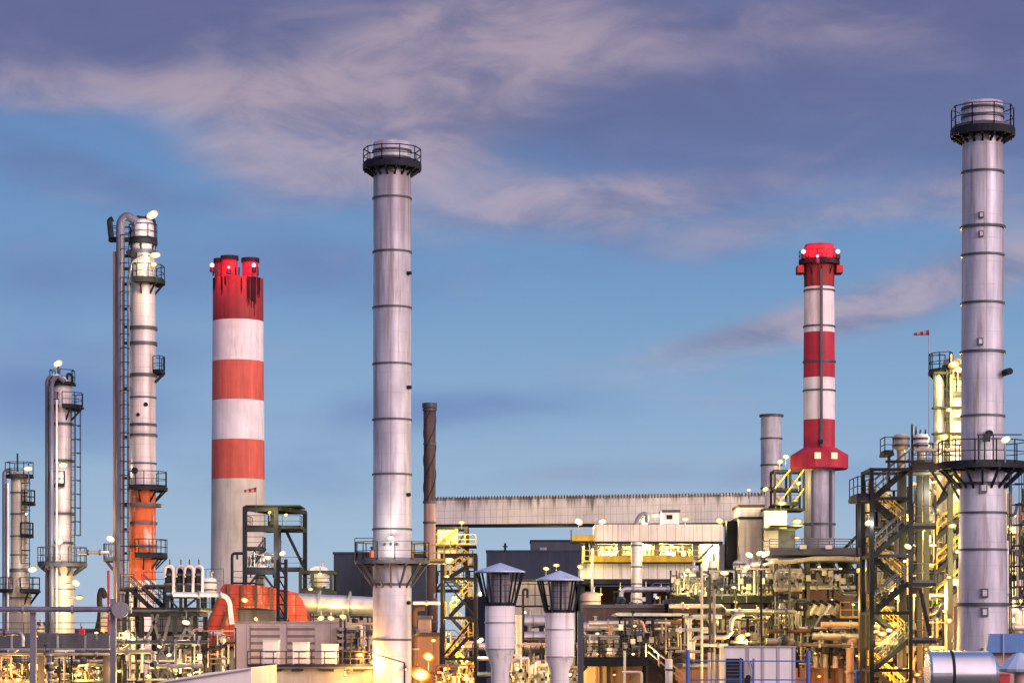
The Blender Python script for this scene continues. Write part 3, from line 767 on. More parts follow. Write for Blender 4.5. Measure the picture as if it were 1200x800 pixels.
bracket_pipe(t, 0, d, S(1.2, d), [(181, 680), (181, 600)], 'orange', 'riser_pipe', dy=-.6)
ladder(t, X(149.5, d), d - 1.0, Z(690, d), Z(278, d), .5, cage=True)
q = MB(); q.tube([(X(132, d), d - .7, Z(280, d)), (X(130, d), d - .7, Z(260, d)), (X(134, d), d - .7, Z(258, d))], .22, 10); q.build('vent_bend', M_['dark'], t)
for py in (300, 315, 333, 362, 383, 402, 455, 512, 560, 590, 620, 648):
    q = MB(); q.box(X(133, d), X(153, d), d - .3, d + .25, Z(py, d) - .09, Z(py, d) + .09); q.build('pipe_support', M_['dark'], t)
ring_platform(t, Z(281, d), S(12, d), S(17, d), rail=1.2, m='dark', br=6, brh=.8, thick=.4)
ring_platform(t, Z(329, d), S(14, d), S(26, d), -110, 60, rail=1.15, m='dark', br=4, brh=.8, thick=.3)
ring_platform(t, Z(436, d), S(14.5, d), S(26, d), -32, 40, rail=1.2, m='dark', br=2, brh=.7)
ring_platform(t, Z(571, d), S(14.5, d), S(29, d), -115, 65, rail=1.2, m='dark', br=4, brh=.9, thick=.25)
ring_platform(t, Z(650, d), S(14.5, d), S(29, d), -100, 65, rail=1.2, m='dark', br=4, brh=.9, thick=.25)
ring_platform(t, Z(281, d), S(14, d), S(40, d), 168, 192, rail=1.0, m='dark'); ring_platform(t, Z(655, d), S(32, d), S(46, d), 160, 200, rail=1.2, m='steel', br=2)
q = MB(); q.tube([(X(181, d), d, Z(281, d)), (X(181, d), d, Z(257, d)), (X(160, d), d, Z(254, d))], .11, 8); q.cyl((X(180, d), d, Z(257, d)), (X(180, d), d, Z(247, d)), .07, n=6); q.build('davit', M_['dark'], t)
for px, py, rr in ((160, 552, .26), (173, 475, .17), (164, 487, .15), (159, 300, .3), (153, 298, .2)):
    q = MB(); c = P(px, py, d) + Vector((0, -S(13, d), 0)); q.cyl(c + Vector((0, .3, 0)), c + Vector((0, -.15, 0)), rr, n=14); q.build('manhole', M_['dark'], t)
lamp(178.5, 252, d - .5, 'round white floodlight at the very top of tallest left column', 'w', 450, 6.0, ('left', .6))
lamp(182, 299, d - 1.6, 'floodlight under the top platform of tallest left column', 'w', 1100, 5.0, ('left', .6))
lamp(180, 310, d - 1.9, 'yellow lamp above the neck platform of tallest left column', 'y', 900, 3.6, ('down', .8))
lamp(129.5, 631, d - 2, 'white floodlight on the ledge left of tallest column risers', 'w', 900, 4.5, ('down', 1.3))
pipe('level pipe bridging the second and third columns at left', [(92, 647, 188), (128, 647, 188)], .14, 'galv', (.3, .7))
# gooseneck vent by column C, red riser
pipe('bent black gooseneck vent left of red riser', [(113, 742, 186), (118, 720, 186), (116, 700, 186), (119, 688, 186), (124, 700, 186)], .22, 'dark', name='vent_pipe')
pipe('thin crimson riser at the foot of tallest left column', [(127, 770, 183), (127, 668, 183)], .1, 'redbit', (.5,))

# ---------------- front pipe run at left and trough girder
d = 165
pipe('long level grey pipe crossing in front of left column bases', [(-30, 713.5, d), (134, 713.5, d)], S(3.3, d), 'pipeblue', (.35, .7), bend=.5)
t = thing('dished_end', 'round pale blind flange disc closing the left grey pipe', 'flange', (X(142, d), d - .5, Z(714, d)))
q = MB(); q.cyl((X(142, d), d + .35, Z(714, d)), (X(142, d), d - .4, Z(714, d)), S(9, d), n=24); q.cyl((X(142, d), d - .4, Z(714, d)), (X(142, d), d - .55, Z(714, d)), S(9.6, d), n=24); q.build('disc', M_['galv'], t)
q = MB(); q.cyl((X(131, d), d, Z(714, d)), (X(154, d), d, Z(714, d)), S(4.2, d), n=14); q.build('collar', M_['galv'], t)
for px, yt, lb in ((37, 716, 'leftmost slim grey steel column carrying the long level pipe'), (131, 700, 'grey steel column below the round blind flange disc')):
    q = MB(); q.box(X(px, d) - .19, X(px, d) + .19, d + .45, d + .85, 0, Z(yt + 1, d)); solo(q, 'steel_post', lb, 'post', M_['midgrey'])
d = 172
t = thing('girder_bridge', 'deep grey box girder bridge low at the left edge', 'girder', (X(60, d), d, 0))
q = MB(); q.box(X(-40, d), X(128, d), d, d + 3, Z(759, d), Z(744, d)); q.build('girder', M_['steel'], t)
for px in (-10, 14, 68, 100):
    q = MB(); q.box(X(px, d) - .08, X(px, d) + .08, d - .1, d - .003, Z(759, d), Z(744, d)); q.build('stiffener', M_['galv'], t)
q = MB(); q.box(X(-40, d), X(129, d), d - .25, d + 3.2, Z(761, d), Z(759.1, d)); q.build('bottom_flange', M_['galv'], t)
q = MB(); q.rail([(X(-40, d), d + .1, Z(744, d)), (X(128, d), d + .1, Z(744, d))], .9, 2.0); q.build('railing', M_['steel'], t)
for px in (-20, 45, 122):
    q = MB(); q.box(X(px, d) - .25, X(px, d) + .25, d + 1, d + 1.5, 0, Z(761.2, d)); q.build('leg', M_['steel'], t)
pipe('short pale bent pipe left of the slim grey column', [(-10, 741, 168), (26, 741, 168), (26, 757, 168)], .16, 'galv', (.3,))
for i, (px, py, w) in enumerate(((113, 741, 'right'), (42, 745, 'left'))):
    lamp(px, py, 170, f'small white lamp on the {w} half of girder bridge top', 'w', 260, 2.0, ('down', .5))
q = MB(); c = P(96, 738, 171); q.box(c.x - .2, c.x + .2, c.y - .16, c.y + .16, c.z - .3, c.z + .08); q.cyl(c + Vector((0, 0, .08)), c + Vector((0, 0, .28)), .07, n=8); solo(q, 'call_box', 'small red alarm box on the girder bridge', 'box', M_['redbit'])
# under the girder: warm lit machinery
rack('a', 'dim pipe rack under the left girder bridge', -30, 128, 764, 186, 4, [776, 792, 806], 5, 'steel', rng=3)
for i, (py, nm, m, r, x0, x1) in enumerate(((773, 'fat tan', 'clad_warm', .3, -30, 60), (774, 'thin silver', 'silver', .16, 64, 126), (789, 'fat silver', 'silver', .28, 40, 126), (790, 'thin rusty', 'rust', .2, -30, 38), (797, 'thin pale', 'white', .14, -30, 126))):
    pipe(f'{nm} pipe on the dim rack beneath the girder bridge', [(x0, py, 185), (x1, py, 185)], r, m, (.3, .75), (.55,))
building('dark shed with warm light under the left girder bridge', -40, 128, 766, 200, 6, 'rust', 'equipment_shed', 'shed')
lamp(13, 780, 178, 'strong yellow lamp low at the left edge', 'y', 1500, 5.5, ('back', 1.2))
lamp(69, 795, 178, 'small yellow lamp under the middle of girder bridge', 'y', 700, 2.2, ('back', 1.2))
lamp(114, 781, 178, 'small white lamp under the right end of girder bridge', 'y', 700, 2.5, ('back', 1.2))
lamp(28, 785, 180, 'small orange lamp right of the strong yellow edge lamp', 'o', 500, 2.2, ('back', 1.2))
manifold('pale valve manifold under the right end of girder bridge', 88, 124, 776, 797, 176, 7, 'galv', 'rust', 4, .07)
manifold('brown valve manifold at the bottom left corner', 2, 62, 782, 806, 177, 8, 'rust', 'pink', 5, .07)
building('small pale control hut between the two shorter left columns', 44, 62, 732, 205, 4, 'white', 'control_hut', 'hut')
drum('slim pink drum right of the leftmost slim column', 47.5, 180, 733, 745, 4, 'pink', foot=Z(744, 172), legs=True)
drum('pale stub drum standing left of red riser on girder', 122, 178, 716, 741, 4, 'clad_warm', foot=Z(744, 172))

# ---------------- platform structure at the foot of the tall left column
d = 178
t = thing('braced_platform', 'dark braced steel platform with stair under tallest left column', 'platform', (X(190, d), d, 0))
zt = Z(717, d)
xs = [X(p, d) for p in (146, 166, 205, 229)]
posts_beams(t, xs, [d, d + 6], [Z(762, d), zt], 'dark', .3, .3)
deck(t, X(140, d), X(236, d), d - .6, d + 6.5, zt + .2, 'steel', 'dark', 'flr')
for a, b_ in (((178, 719), (190, 760)), ((200, 719), (190, 760)), ((166, 760), (186, 719)), ((206, 760), (226, 721)), ((214, 719), (229, 755)), ((166, 762), (190, 800)), ((190, 762), (168, 800)), ((205, 762), (186, 800)), ((190, 764), (205, 800))):
    brace(t, P(*a, d) + Vector((0, -.1, 0)), P(*b_, d) + Vector((0, -.1, 0)), 'steel', .2)
flight(t, P(180, 716, d - .2), P(152, 690, d - .2), 1.0, 'dark', 'rust')
deck(t, X(140, d), X(158, d), d, d + 4, Z(690, d), 'dark', 'steel', 'fl')
flight(t, P(196, 716, d + 1.5), P(166, 688, d + 1.5), 1.0, 'dark', 'steel')
deck(t, X(160, d), X(194, d), d + 3, d + 6, Z(686, d), 'dark', 'steel', 'fr')
for px in (148, 158, 192): 
    q = MB(); q.box(X(px, d) - .12, X(px, d) + .12, d + .3, d + .54, zt + .22, Z(687, d)); q.build('post', M_['dark'], t)
# inverted U breathers
for i, (px, w) in enumerate(((199, 'first'), (212, 'second'), (222, 'third'), (233, 'fourth'))):
    d2 = 176 + (i % 2) * .6; o = thing('breather_unit', f'{w} from the left of four white hooped breathers on dark drums', 'breather', (X(px, d2), d2, Z(694, d2)), 'hooped breathers on the braced platform')
    x = X(px, d2)
    q = MB(); r = S(4.2, d2); q.lathe(x - .1, d2, [(.01, Z(668, d2) + .2), (r * .7, Z(668, d2) + .12), (r, Z(669, d2)), (r, Z(694, d2)), (.01, Z(694, d2))], 20); q.build('drum', M_['dark'], o)
    q = MB(); q.tube([(x - S(5, d2), d2 - .2, Z(676, d2)), (x - S(5, d2), d2 - .2, Z(663, d2)), (x + S(4.6, d2), d2 - .2, Z(663, d2)), (x + S(4.6, d2), d2 - .2, Z(696, d2))], S(1.7, d2), 10, S(5, d2)); q.build('hoop_pipe', M_['white'], o)
    for py in (673, 684):
        q = MB(); q.lathe(x - .1, d2, [(r, Z(py, d2) + .08), (r + .08, Z(py, d2) + .08), (r + .08, Z(py, d2) - .08), (r, Z(py, d2) - .08)], 20, smooth=False); q.build('band', M_['steel'], o)
    q = MB(); q.cyl((x, d2, Z(664, d2)), (x, d2, Z(655, d2)), .04, n=6); q.build('rod', M_['dark'], o)
pipe('pale elbowed pipe running from the hooped breathers down beside red chute', [(203, 696, 175), (268, 696.5, 175), (272, 731, 175)], S(2.8, 175), 'white', (.3, .55), bend=.75)
t = thing('breather_support', 'dark legged frame carrying the four hooped breathers', 'frame', (X(216, 177), 177, 0))
posts_beams(t, [X(p, 177) for p in (196, 212, 232)], [177, 179.5], [Z(718, 177), Z(697, 177)], 'dark', .22, .2, z0=Z(717, 178) + .21)
brace(t, P(212, 716, 176.8), P(196, 699, 176.8), 'dark'); brace(t, P(212, 716, 176.8), P(232, 699, 176.8), 'dark')
lamp(218, 729, 175, 'bright floodlight below the hooped breathers', 'w', 1500, 4.2, ('up', .8))
lamp(148, 742, 174, 'yellow floodlight under the left end of braced platform', 'y', 500, 5.0, ('up', .8))
lamp(158, 748, 174, 'long yellow lamp beside the grey column under braced platform', 'y', 450, 4.0, ('up', .8))
lamp(187, 757, 174, 'small white lamp in the crossed braces, upper of two', 'w', 700, 2.6, ('up', .6))
lamp(198, 767, 174, 'small white lamp in the crossed braces, lower of two', 'w', 700, 2.6, ('up', .6))
lamp(174, 792, 172, 'yellow lamp just above the pale roof corner', 'y', 900, 3.5, ('down', .8))
lamp(148, 712, 186, 'lamp tucked behind round blind flange disc', 'o', 900, 2.5, ('up', .6))
building('dim walled pump house under the braced platform', 150, 221, 722, 190, 6, 'navy2', 'pump_house', 'building')
manifold('tan valve manifold beneath the crossed braces', 150, 232, 770, 796, 176, 8, 'clad_warm', 'steel', 11, .07)
hvessel('grey horizontal vessel under the braced platform', 168, 226, 182, 771, 7, 'pipeblue')
pipe('rusty upright pipe right of the crossed braces', [(216, 800, 176), (216, 764, 176), (236, 764, 176)], .18, 'rust', (.4,))
drum('round white drum behind the elbowed breather pipe', 245, 205, 676, 697, 9, 'white')
q = MB(); q.rail([P(200, 697, 215), P(262, 695, 215)], 2.2, 1.8, .05); solo(q, 'handrail', 'thin grey handrail crossing the foot of broad chimney', 'handrail', M_['steel'])

# ---------------- red duct and big grey pipe
d = 205
t = thing('red_duct', 'big red ribbed flue duct arching behind the louvred house', 'duct', (X(310, d), d, 0))
arc = [(258, 690), (262, 684), (300, 685), (330, 690), (346, 694), (354, 702), (359, 714), (361, 728), (340, 728), (336, 720), (324, 714), (300, 712), (258, 712)]
q = MB(); q.prism([(X(a, d), Z(b_, d)) for a, b_ in arc], d, d + 4); q.build('arched_duct', M_['reddu'], t)
for px, y0, y1 in ((268, 684, 712), (284, 684.5, 712), (300, 685, 712), (318, 687, 714), (334, 690, 719)):
    q = MB(); q.box(X(px, d) - .12, X(px, d) + .12, d - .25, d - .003, Z(y1, d), Z(y0, d)); q.build('stiffener_rib', M_['rust'], t)
q = MB(); q.prism([(X(a, d), Z(b_, d)) for a, b_ in ((257, 700), (274, 700), (252, 756), (234, 756))], d - 1.5, d - .3); ch = q.build('sloping_chute', M_['reddu'], t)
q = MB()
for s in (256, 273.5): q.bar(P(s, 700, d - 1.6), P(s - 22, 756, d - 1.6), .2)
q.build('edge_rib', M_['rust'], ch)
q = MB(); q.box(X(262, d), X(276, d), d, d + 3, Z(757, d), Z(713, d)); q.build('lower_box', M_['reddu'], t)
for px in (262, 356):
    q = MB(); q.box(X(px, d) - .25, X(px, d) + .25, d + 1.5, d + 2, 0, Z(712, d)); q.build('leg', M_['dark'], t)
q = MB(); q.rail([P(272, 684, d + 1), P(300, 684, d + 1)], 1.1, 1.3); q.build('railing', M_['dark'], t)
pipe('fat pale flue pipe between the red duct and left-centre stack', [(350, 706, 206), (446, 711, 206)], S(11.5, 206), 'silver', (.25, .62), name='flue_pipe', n=28)
building('ochre lit shed at the foot of sloping red chute', 228, 274, 760, 208, 4, 'clad_warm', 'equipment_shed', 'shed')
lamp(287, 703, 201, 'orange floodlight on the side of red duct', 'o', 400, 4.2, ('back', 1))
lamp(300, 725, 203, 'yellow lamp below the red duct arch', 'y', 1000, 2.6, ('back', 1))
for px, w in ((376, 'left'), (388, 'middle'), (402, 'right')): lamp(px, 724 - (px == 402) * 2, 203, f'{w} of three white lamps under the fat pale flue pipe', 'y', 1100, 3.8, ('up', .6))
building('yellow-lit cream bay beneath the red duct', 280, 322, 714, 212, 4, 'clad_warm', 'plant_bay', 'building')
building('tan bay beneath the fat pale flue pipe', 360, 440, 718, 214, 4, 'clad_warm', 'plant_bay', 'building')

# steel frame tower
d = 230
t = thing('steel_frame_tower', 'open dark steel tower with two decks in front of broad chimney', 'tower', (X(320, d), d, 0))
xs = [X(287, d), X(323.5, d)]
posts_beams(t, xs, [d], [Z(692, d), Z(668, d), Z(618, d), Z(594, d)], 'dark', .42, .4)
q = MB(); q.box(X(352, d) - .2, X(352, d) + .2, d + 5, d + 5.4, 0, Z(596, d)); q.build('post', M_['dark'], t)
for py in (596, 618):
    q = MB(); q.bar(P(323.5, py - 1, d), (X(352, d), d + 5, Z(py + 1, d)), .4); q.build('beam', M_['dark'], t)
    q = MB(); q.bar(P(287, py - 1, d), (X(310, d), d + 5, Z(py + 1, d)), .4); q.build('beam', M_['dark'], t)
    q = MB(); q.bar((X(310, d), d + 5, Z(py + 1, d)), (X(352, d), d + 5, Z(py + 1, d)), .36); q.build('beam', M_['dark'], t)
brace(t, (X(330, d), d + 4, Z(618, d)), (X(351, d), d + 4.5, Z(662, d)), 'dark', .25)
brace(t, P(287, 692, d), P(305, 668, d), 'dark', .2); brace(t, P(323, 692, d), P(305, 668, d), 'dark', .2)
deck(t, X(288.5, d), X(352, d), d + .3, d + 5, Z(617, d), 'dark', 'dark', 'flr'); deck(t, X(284, d), X(352, d), d + .3, d + 5, Z(666, d), 'dark', 'dark', 'flr')
deck(t, X(287.5, d), X(308, d), d + .3, d + 3, Z(642, d), 'dark', 'dark', 'fr')
flight(t, P(292, 666, d + 1), P(310, 642, d + 1), .9)
q = MB(); q.box(X(288, d), X(352, d), d - .3, d + 5.4, Z(593, d), Z(591.6, d)); q.build('roof', M_['dark'], t)
for px, py, c, w, lb in ((316, 600, 'y', 700, 'small lamp under the roof of open steel tower, left'), (335, 603, 'y', 800, 'small green-yellow lamp under the roof of open steel tower, right'), (314, 653, 'w', 1500, 'brightest lamp, on the middle landing of open steel tower'), (331, 648, 'w', 900, 'lamp right of the middle post of open steel tower')):
    lamp(px, py, d - .3, lb, c, w, 3.4 if w > 800 else 2.0, ('down', .8))
drum('yellow-lit standing drum on the middle deck of open steel tower', 304, d + 2, 672, 690, 5, 'clad_warm', foot=Z(692, d))
drum('slim dark drum on the upper deck of open steel tower', 318, d + 3, 603, 617, 4, 'steel', foot=Z(617, d))
manifold('pale valve manifold on the middle deck of open steel tower', 292, 322, 646, 664, d + 1, 6, 'silver', 'galv', 21)
q = MB(); q.tube([P(272, 686, d), P(272, 648, d), P(284, 648, d)], .14, 8); q.tube([P(278, 648, d), P(278, 655, d)], .1, 8); solo(q, 'vent_pipe', 'thin hooked vent pipe left of the open steel tower', 'pipe', M_['dark'])
drum('slim grey gas cooler between the tower posts', 327, d + 3, 622, 664, 2.6, 'steel', foot=Z(666, d))
# slender post tower in front, with traffic-like coloured lamp box
d = 196
t = thing('lattice_mast', 'slim dark lattice mast in front of the red duct', 'mast', (X(331, d), d, 0))
for px in (326, 335):
    q = MB(); q.box(X(px, d) - .14, X(px, d) + .14, d - .14, d + .14, 0, Z(655, d)); q.build('post', M_['dark'], t)
for i in range(7):
    y0 = 660 + i * 16; brace(t, P(326, y0, d - .05), P(335, y0 + 16, d - .05), 'dark', .12)
    q = MB(); q.bar(P(326, y0, d), P(335, y0, d), .14); q.build('rung', M_['dark'], t)
# low frame with white tank
d = 226
t = thing('tank_frame', 'low dark frame under a white roofed tank right of open tower', 'frame', (X(372, d), d, 0))
posts_beams(t, [X(p, d) for p in (352, 366, 388)], [d, d + 5], [Z(692, d), Z(668, d)], 'dark', .3, .3)
deck(t, X(352, d), X(389, d), d, d + 5, Z(691, d), 'dark', 'dark', 'f')
tk = drum('white domed tank in the low dark frame', 374, d + 2.5, 663, 690, 11, 'white', 'storage_tank', 'tank', foot=Z(691, d))
lamp(364, 690, d - 1, 'small yellow lamp at the foot of low dark frame', 'y', 800, 2.6, ('up', .6))
lamp(375, 672, d - .5, 'small yellow lamp under the white domed tank', 'y', 600, 2.2, ('up', .6))

# ---------------- navy hall left, brown stack
d = 300
building('navy windowless hall behind left-centre stack', 391, 500, 649, d, 14, 'navy', 'dark_hall', 'building', roof='navy')
building('tall charcoal casing between the stack and brown flue', 483, 499, 655, 255, 5, 'navy', 'dark_hall', 'building', roof='dark')
prof = [(474, 7.5), (520, 7), (900, 7)]
d = 260
t = round_tower('brown_stack', 'thin dark brown rusty stack right of left-centre stack', 'stack', 503.5, d, prof, [(474, 588, 'brown', 'upper_shell', None), (588, 660, 'pink', 'middle_shell', 'paler primed middle section'), (660, 900, 'rust', 'lower_shell', 'rust orange lower section')], [(475, .12, .5), (480, .1, .2), (520, .06, .2), (588, .1, .25), (612, .1, .2)], seg=28)
bx = X(503.5, d)
q = MB()
for k in range(3):
    pts = []
    for i in range(40):
        z = Z(588, d) + (Z(482, d) - Z(588, d)) * i / 39; a = i / 39 * PI * 2.2 + k * PI * 2 / 3
        pts.append((bx + math.cos(a) * S(7.3, d), d + math.sin(a) * S(7.3, d), z))
    q.tube(pts, .045, 5, 0.001)
q.build('helical_strake', M_['dark'], t)

# ================================================================== yellow stair tower
def stair_tower(t, xa, xb, y0, y1, zs, m='dark', rm='yellow', start=0, pw=.25, wide=.35):
    posts_beams(t, [xa, xb], [y0, y1], zs, m, pw, .2)
    w = (y1 - y0 - .6) / 2; span = xb - xa; L = xa + span * .22; Rr = xb - span * .22
    for i, (za, zb) in enumerate(zip(zs, zs[1:])):
        zm = (za + zb) / 2
        deck(t, xa + .15, L, y0 + .15, y1 - .15, za, m, rm, 'l', th=.12)
        deck(t, Rr, xb - .15, y0 + .15, y1 - .15, zm, m, rm, 'rf', th=.12)
        flight(t, (L, y0 + .2, za), (Rr, y0 + .2, zm), w, m, rm)
        flight(t, (Rr, y1 - .2 - w, zm), (L, y1 - .2 - w, zb), w, m, rm)

d = 175
t = thing('stair_tower', 'yellow-railed stair tower right of the brown stack', 'stair tower', (X(540, d), d, 0))
zs = [Z(p, d) for p in (860, 815, 770, 722, 676, 648)]
stair_tower(t, X(518, d), X(557, d), d, d + 4, zs, 'dark', 'yellow')
for a, b_ in (((518, 815), (557, 770)), ((557, 722), (518, 676)), ((518, 770), (557, 722))): brace(t, P(*a, d - .12), P(*b_, d - .12), 'dark', .12)
for i, (px, py, c, w, r, lb) in enumerate(((524, 676, 'y', 1500, 3.5, 'yellow lamp at the top left of yellow-railed stair tower'), (564, 695, 'w', 1200, 3.8, 'bright lamp right of the yellow-railed stair tower, upper'), (522, 724, 'w', 900, 2.6, 'small lamp on the left post of yellow-railed stair tower'), (563, 750, 'w', 1200, 3.6, 'bright lamp right of the yellow-railed stair tower, lower'), (524, 782, 'y', 1200, 3.8, 'low yellow lamp at the left foot of yellow-railed stair tower'), (542, 757, 'y', 900, 2.8, 'yellow lamp inside the yellow-railed stair tower'))):
    lamp(px, py, d + 1.6, lb, c, w, r, ('back', .8))
# upper house of gallery on lattice
d = 285
t = thing('transfer_tower', 'cream transfer tower on dark lattice under the left gallery end', 'tower', (X(532, d), d, 0))
q = MB(); q.box(X(512, d), X(536, d), d, d + 5, Z(660, d), Z(618, d)); q.build('casing', M_['beige_low'], t)
posts_beams(t, [X(512, d) - .3, X(547, d)], [d - .3, d + 5.3], [Z(690, d), Z(638, d), Z(617, d)], 'dark', .35, .3)
q = MB(); q.box(X(508, d), X(558, d), d - 1.6, d + 5.5, Z(640.5, d), Z(638.8, d)); dk = q.build('deck', M_['dark'], t)
q = MB(); q.rail([(X(508, d), d - 1.5, Z(638.5, d)), (X(558, d), d - 1.5, Z(638.5, d))], 1.2, 1.4, .09); q.build('railing', M_['yellow'], dk)
brace(t, P(536, 640, d - .4), P(547, 618, d - .4), 'dark', .25); brace(t, P(514, 638, d - .4), P(536, 620, d - .4), 'yellow', .3); brace(t, P(512, 690, d - .4), P(546, 642, d - .4), 'dark', .25)
lamp(541, 612, d - 1, 'yellow lamp on the roof of cream transfer tower', 'y', 2500, 3.2, ('down', .8))
lamp(516, 632, d - 3, 'yellow lamp on the yellow-railed deck of cream transfer tower', 'y', 2600, 2.6, ('down', .8))
t = thing('walkway', 'railed walkway linking left-centre stack to stair tower', 'walkway', (X(500, 160), 160, Z(658, 160)))
deck(t, X(480, 155), X(522, 160), 158, 160, Z(657, 158), 'steel', 'yellow', 'fb')
building('orange furnace house behind the foot of left-centre stack', 470, 520, 745, 185, 8, 'terra', 'furnace_house', 'building', roof='rust')
building('small primer-pink cabin on the furnace house', 490, 504, 725, 187, 3, 'pink', 'cabin', 'cabin', yb=744)
pipe('short white pipe stub right of left-centre stack', [(484, 706, 168), (516, 706, 168)], .12, 'white', (.5,))
drum('brown standing vessel behind the brown stack foot', 507, 240, 700, 740, 6, 'rust')
lamp(493, 790, 166, 'dazzling orange floodlight at the foot of left-centre stack', 'o', 5200, 11.5, ('down', 1.5), fwd=1.2)
lamp(502, 769, 166, 'orange-white lamp above the dazzling orange floodlight', 'o', 3000, 7.0, ('down', 1.0))
lamp(527, 742, 190, 'orange lamp behind the stair tower, beside furnace house', 'o', 900, 2.2, ('back', 1.0))
pipe('rusty riser left of the dazzling orange floodlight', [(486, 800, 172), (486, 712, 172), (498, 712, 172)], .2, 'rust', (.4,), (.6,))
manifold('rust brown valve manifold in the orange glow', 508, 556, 776, 802, 172, 7, 'rust', 'pink', 31)
# cable and small lamp post in front of main stack
d = 140
t = thing('lamp_post', 'thin dark post with a wire in front of left-centre stack', 'post', (X(473, d), d, 0))
q = MB(); q.cyl((X(474, d), d, 0), P(474, 776, d), .05, n=6); q.build('post', M_['dark'], t)
q = MB(); q.tube([P(474, 776, d), P(454, 770, d), P(425, 762, d + 8)], .035, 5); q.build('wire', M_['dark'], t)

# ---------------- louvred house, white cabinets, terrace, pale roof
d = 190
t = thing('louvred_house', 'lilac grey plant house with louvred bays below red duct', 'building', (X(330, d), d, 0))
q = MB(); q.box(X(275, d), X(395, d), d, d + 9, 0, Z(729, d)); q.build('wall', M_['lilac'], t)
q = MB(); q.box(X(274, d), X(396, d), d - .15, d + 9.2, Z(729, d) + .003, Z(727.5, d)); q.build('roof_edge', M_['galv'], t)
for a, b_ in ((294, 328), (337, 369)):
    q = MB(); q.box(X(a, d), X(b_, d), d - .14, d - .003, Z(778, d), Z(733, d)); q.build('louvre_bay', M_['louvre'], t)
t = thing('louvre_stack', 'stack of four slanted open canopies right of louvred house', 'canopy', (X(408, d), d, 0))
for i, py in enumerate((735, 742, 749, 757)):
    q = MB(); q.prism([(X(394, d), Z(py, d)), (X(418, d), Z(py, d)), (X(418, d), Z(py + 2, d)), (X(399, d), Z(py + 4, d))], d - 1, d + 3); q.build('canopy_blade', M_['galv'], t)
for px in (398, 417):
    q = MB(); q.box(X(px, d) - .1, X(px, d) + .1, d + 1, d + 1.2, 0, Z(757, d) + 2.2); q.build('post', M_['rust'], t)
building('brown shed in the gap right of slanted canopies', 394, 440, 740, 197, 5, 'rust', 'equipment_shed', 'shed')
manifold('pale pipe manifold between slanted canopies and stack', 416, 440, 722, 780, 184, 5, 'galv', 'white', 41)
d = 150
t = thing('railed_terrace', 'cream walled terrace block with dark railing at bottom left-centre', 'terrace', (X(365, d), d, 0))
q = MB(); q.box(X(293, d), X(441, d), d, d + 8, 0, Z(783, d)); q.build('wall', M_['clad_warm'], t)
q = MB(); q.box(X(291, d), X(441, d), d - .5, d + 8.3, Z(783, d) + .003, Z(780.5, d)); dk = q.build('deck', M_['steel'], t)
q = MB(); q.rail([(X(291, d), d - .4, Z(780.5, d)), (X(441, d), d - .4, Z(780.5, d))], .95, .8, .055); q.build('railing', M_['dark'], dk)
for px in (323, 349, 385, 421):
    q = MB(); q.box(X(px, d) - .35, X(px, d) + .35, d - .52, d - .02, Z(786, d), Z(783.2, d)); q.build('bracket', M_['dark'], t)
q = MB(); q.box(X(292, d) - .1, X(292, d) + .1, d - .5, d - .3, 0, Z(783.2, d)); q.build('post', M_['dark'], t)
for px, yt, w, lb in ((316, 750, 18, 'tallest, leftmost of three white cabinets behind the terrace rail'), (351, 753, 18, 'middle one of three white cabinets behind the terrace rail'), (385, 755, 18, 'rightmost of three white cabinets behind the terrace rail')):
    c = thing('white_cabinet', lb, 'cabinet', (X(px, d), d + 1, Z(780.5, d)), 'white cabinets on the terrace')
    q = MB(); q.box(X(px - w / 2, d), X(px + w / 2, d), d + .6, d + 1.8, Z(780.4, d), Z(yt, d)); q.build('body', M_['white'], c)
    q = MB(); q.box(X(px - w / 2 - .6, d), X(px + w / 2 + .6, d), d + .5, d + 1.9, Z(yt, d) + .003, Z(yt - 1, d)); q.build('lid', M_['white'], c)
    for zf in (763, 770, 777):
        q = MB(); q.box(X(px - w / 2 + 2, d), X(px + w / 2 - 2, d), d + .56, d + .597, Z(zf + .8, d), Z(zf, d)); q.build('vent_slot', M_['steel'], c)
lamp(422, 767, d + .5, 'orange floodlight at the right end of terrace, upper', 'o', 1300, 5.0, ('down', .8))
lamp(437, 776, d - .2, 'orange floodlight at the right end of terrace, lower', 'o', 700, 3.8, ('down', .8))
lamp(312, 787, d - 1.0, 'small warm lamp under the terrace deck, left', 'y', 120, 1.0, ('up', .3))
lamp(404, 787, d - 1.0, 'small warm lamp under the terrace deck, right', 'y', 200, 1.2, ('up', .3))
q = MB(); d = 128
q.prism([(X(160, d), Z(805, d)), (X(200, d), Z(795.5, d)), (X(245, d), Z(787.5, d)), (X(294, d), Z(781.5, d)), (X(294, d), Z(900, d)), (X(160, d), Z(900, d))], d, d + 14)
solo(q, 'curved_roof', 'smooth pale pinkish curved roof rising in the bottom left foreground', 'roof', M_['roof'])
q = MB(); q.cyl((X(175, d - .2), d - .2, Z(802, d)), (X(294, d - .2), d - .2, Z(783.5, d)), .05, n=6); solo(q, 'roof_pipe', 'thin pale conduit along the curved roof edge', 'conduit', M_['galv'])

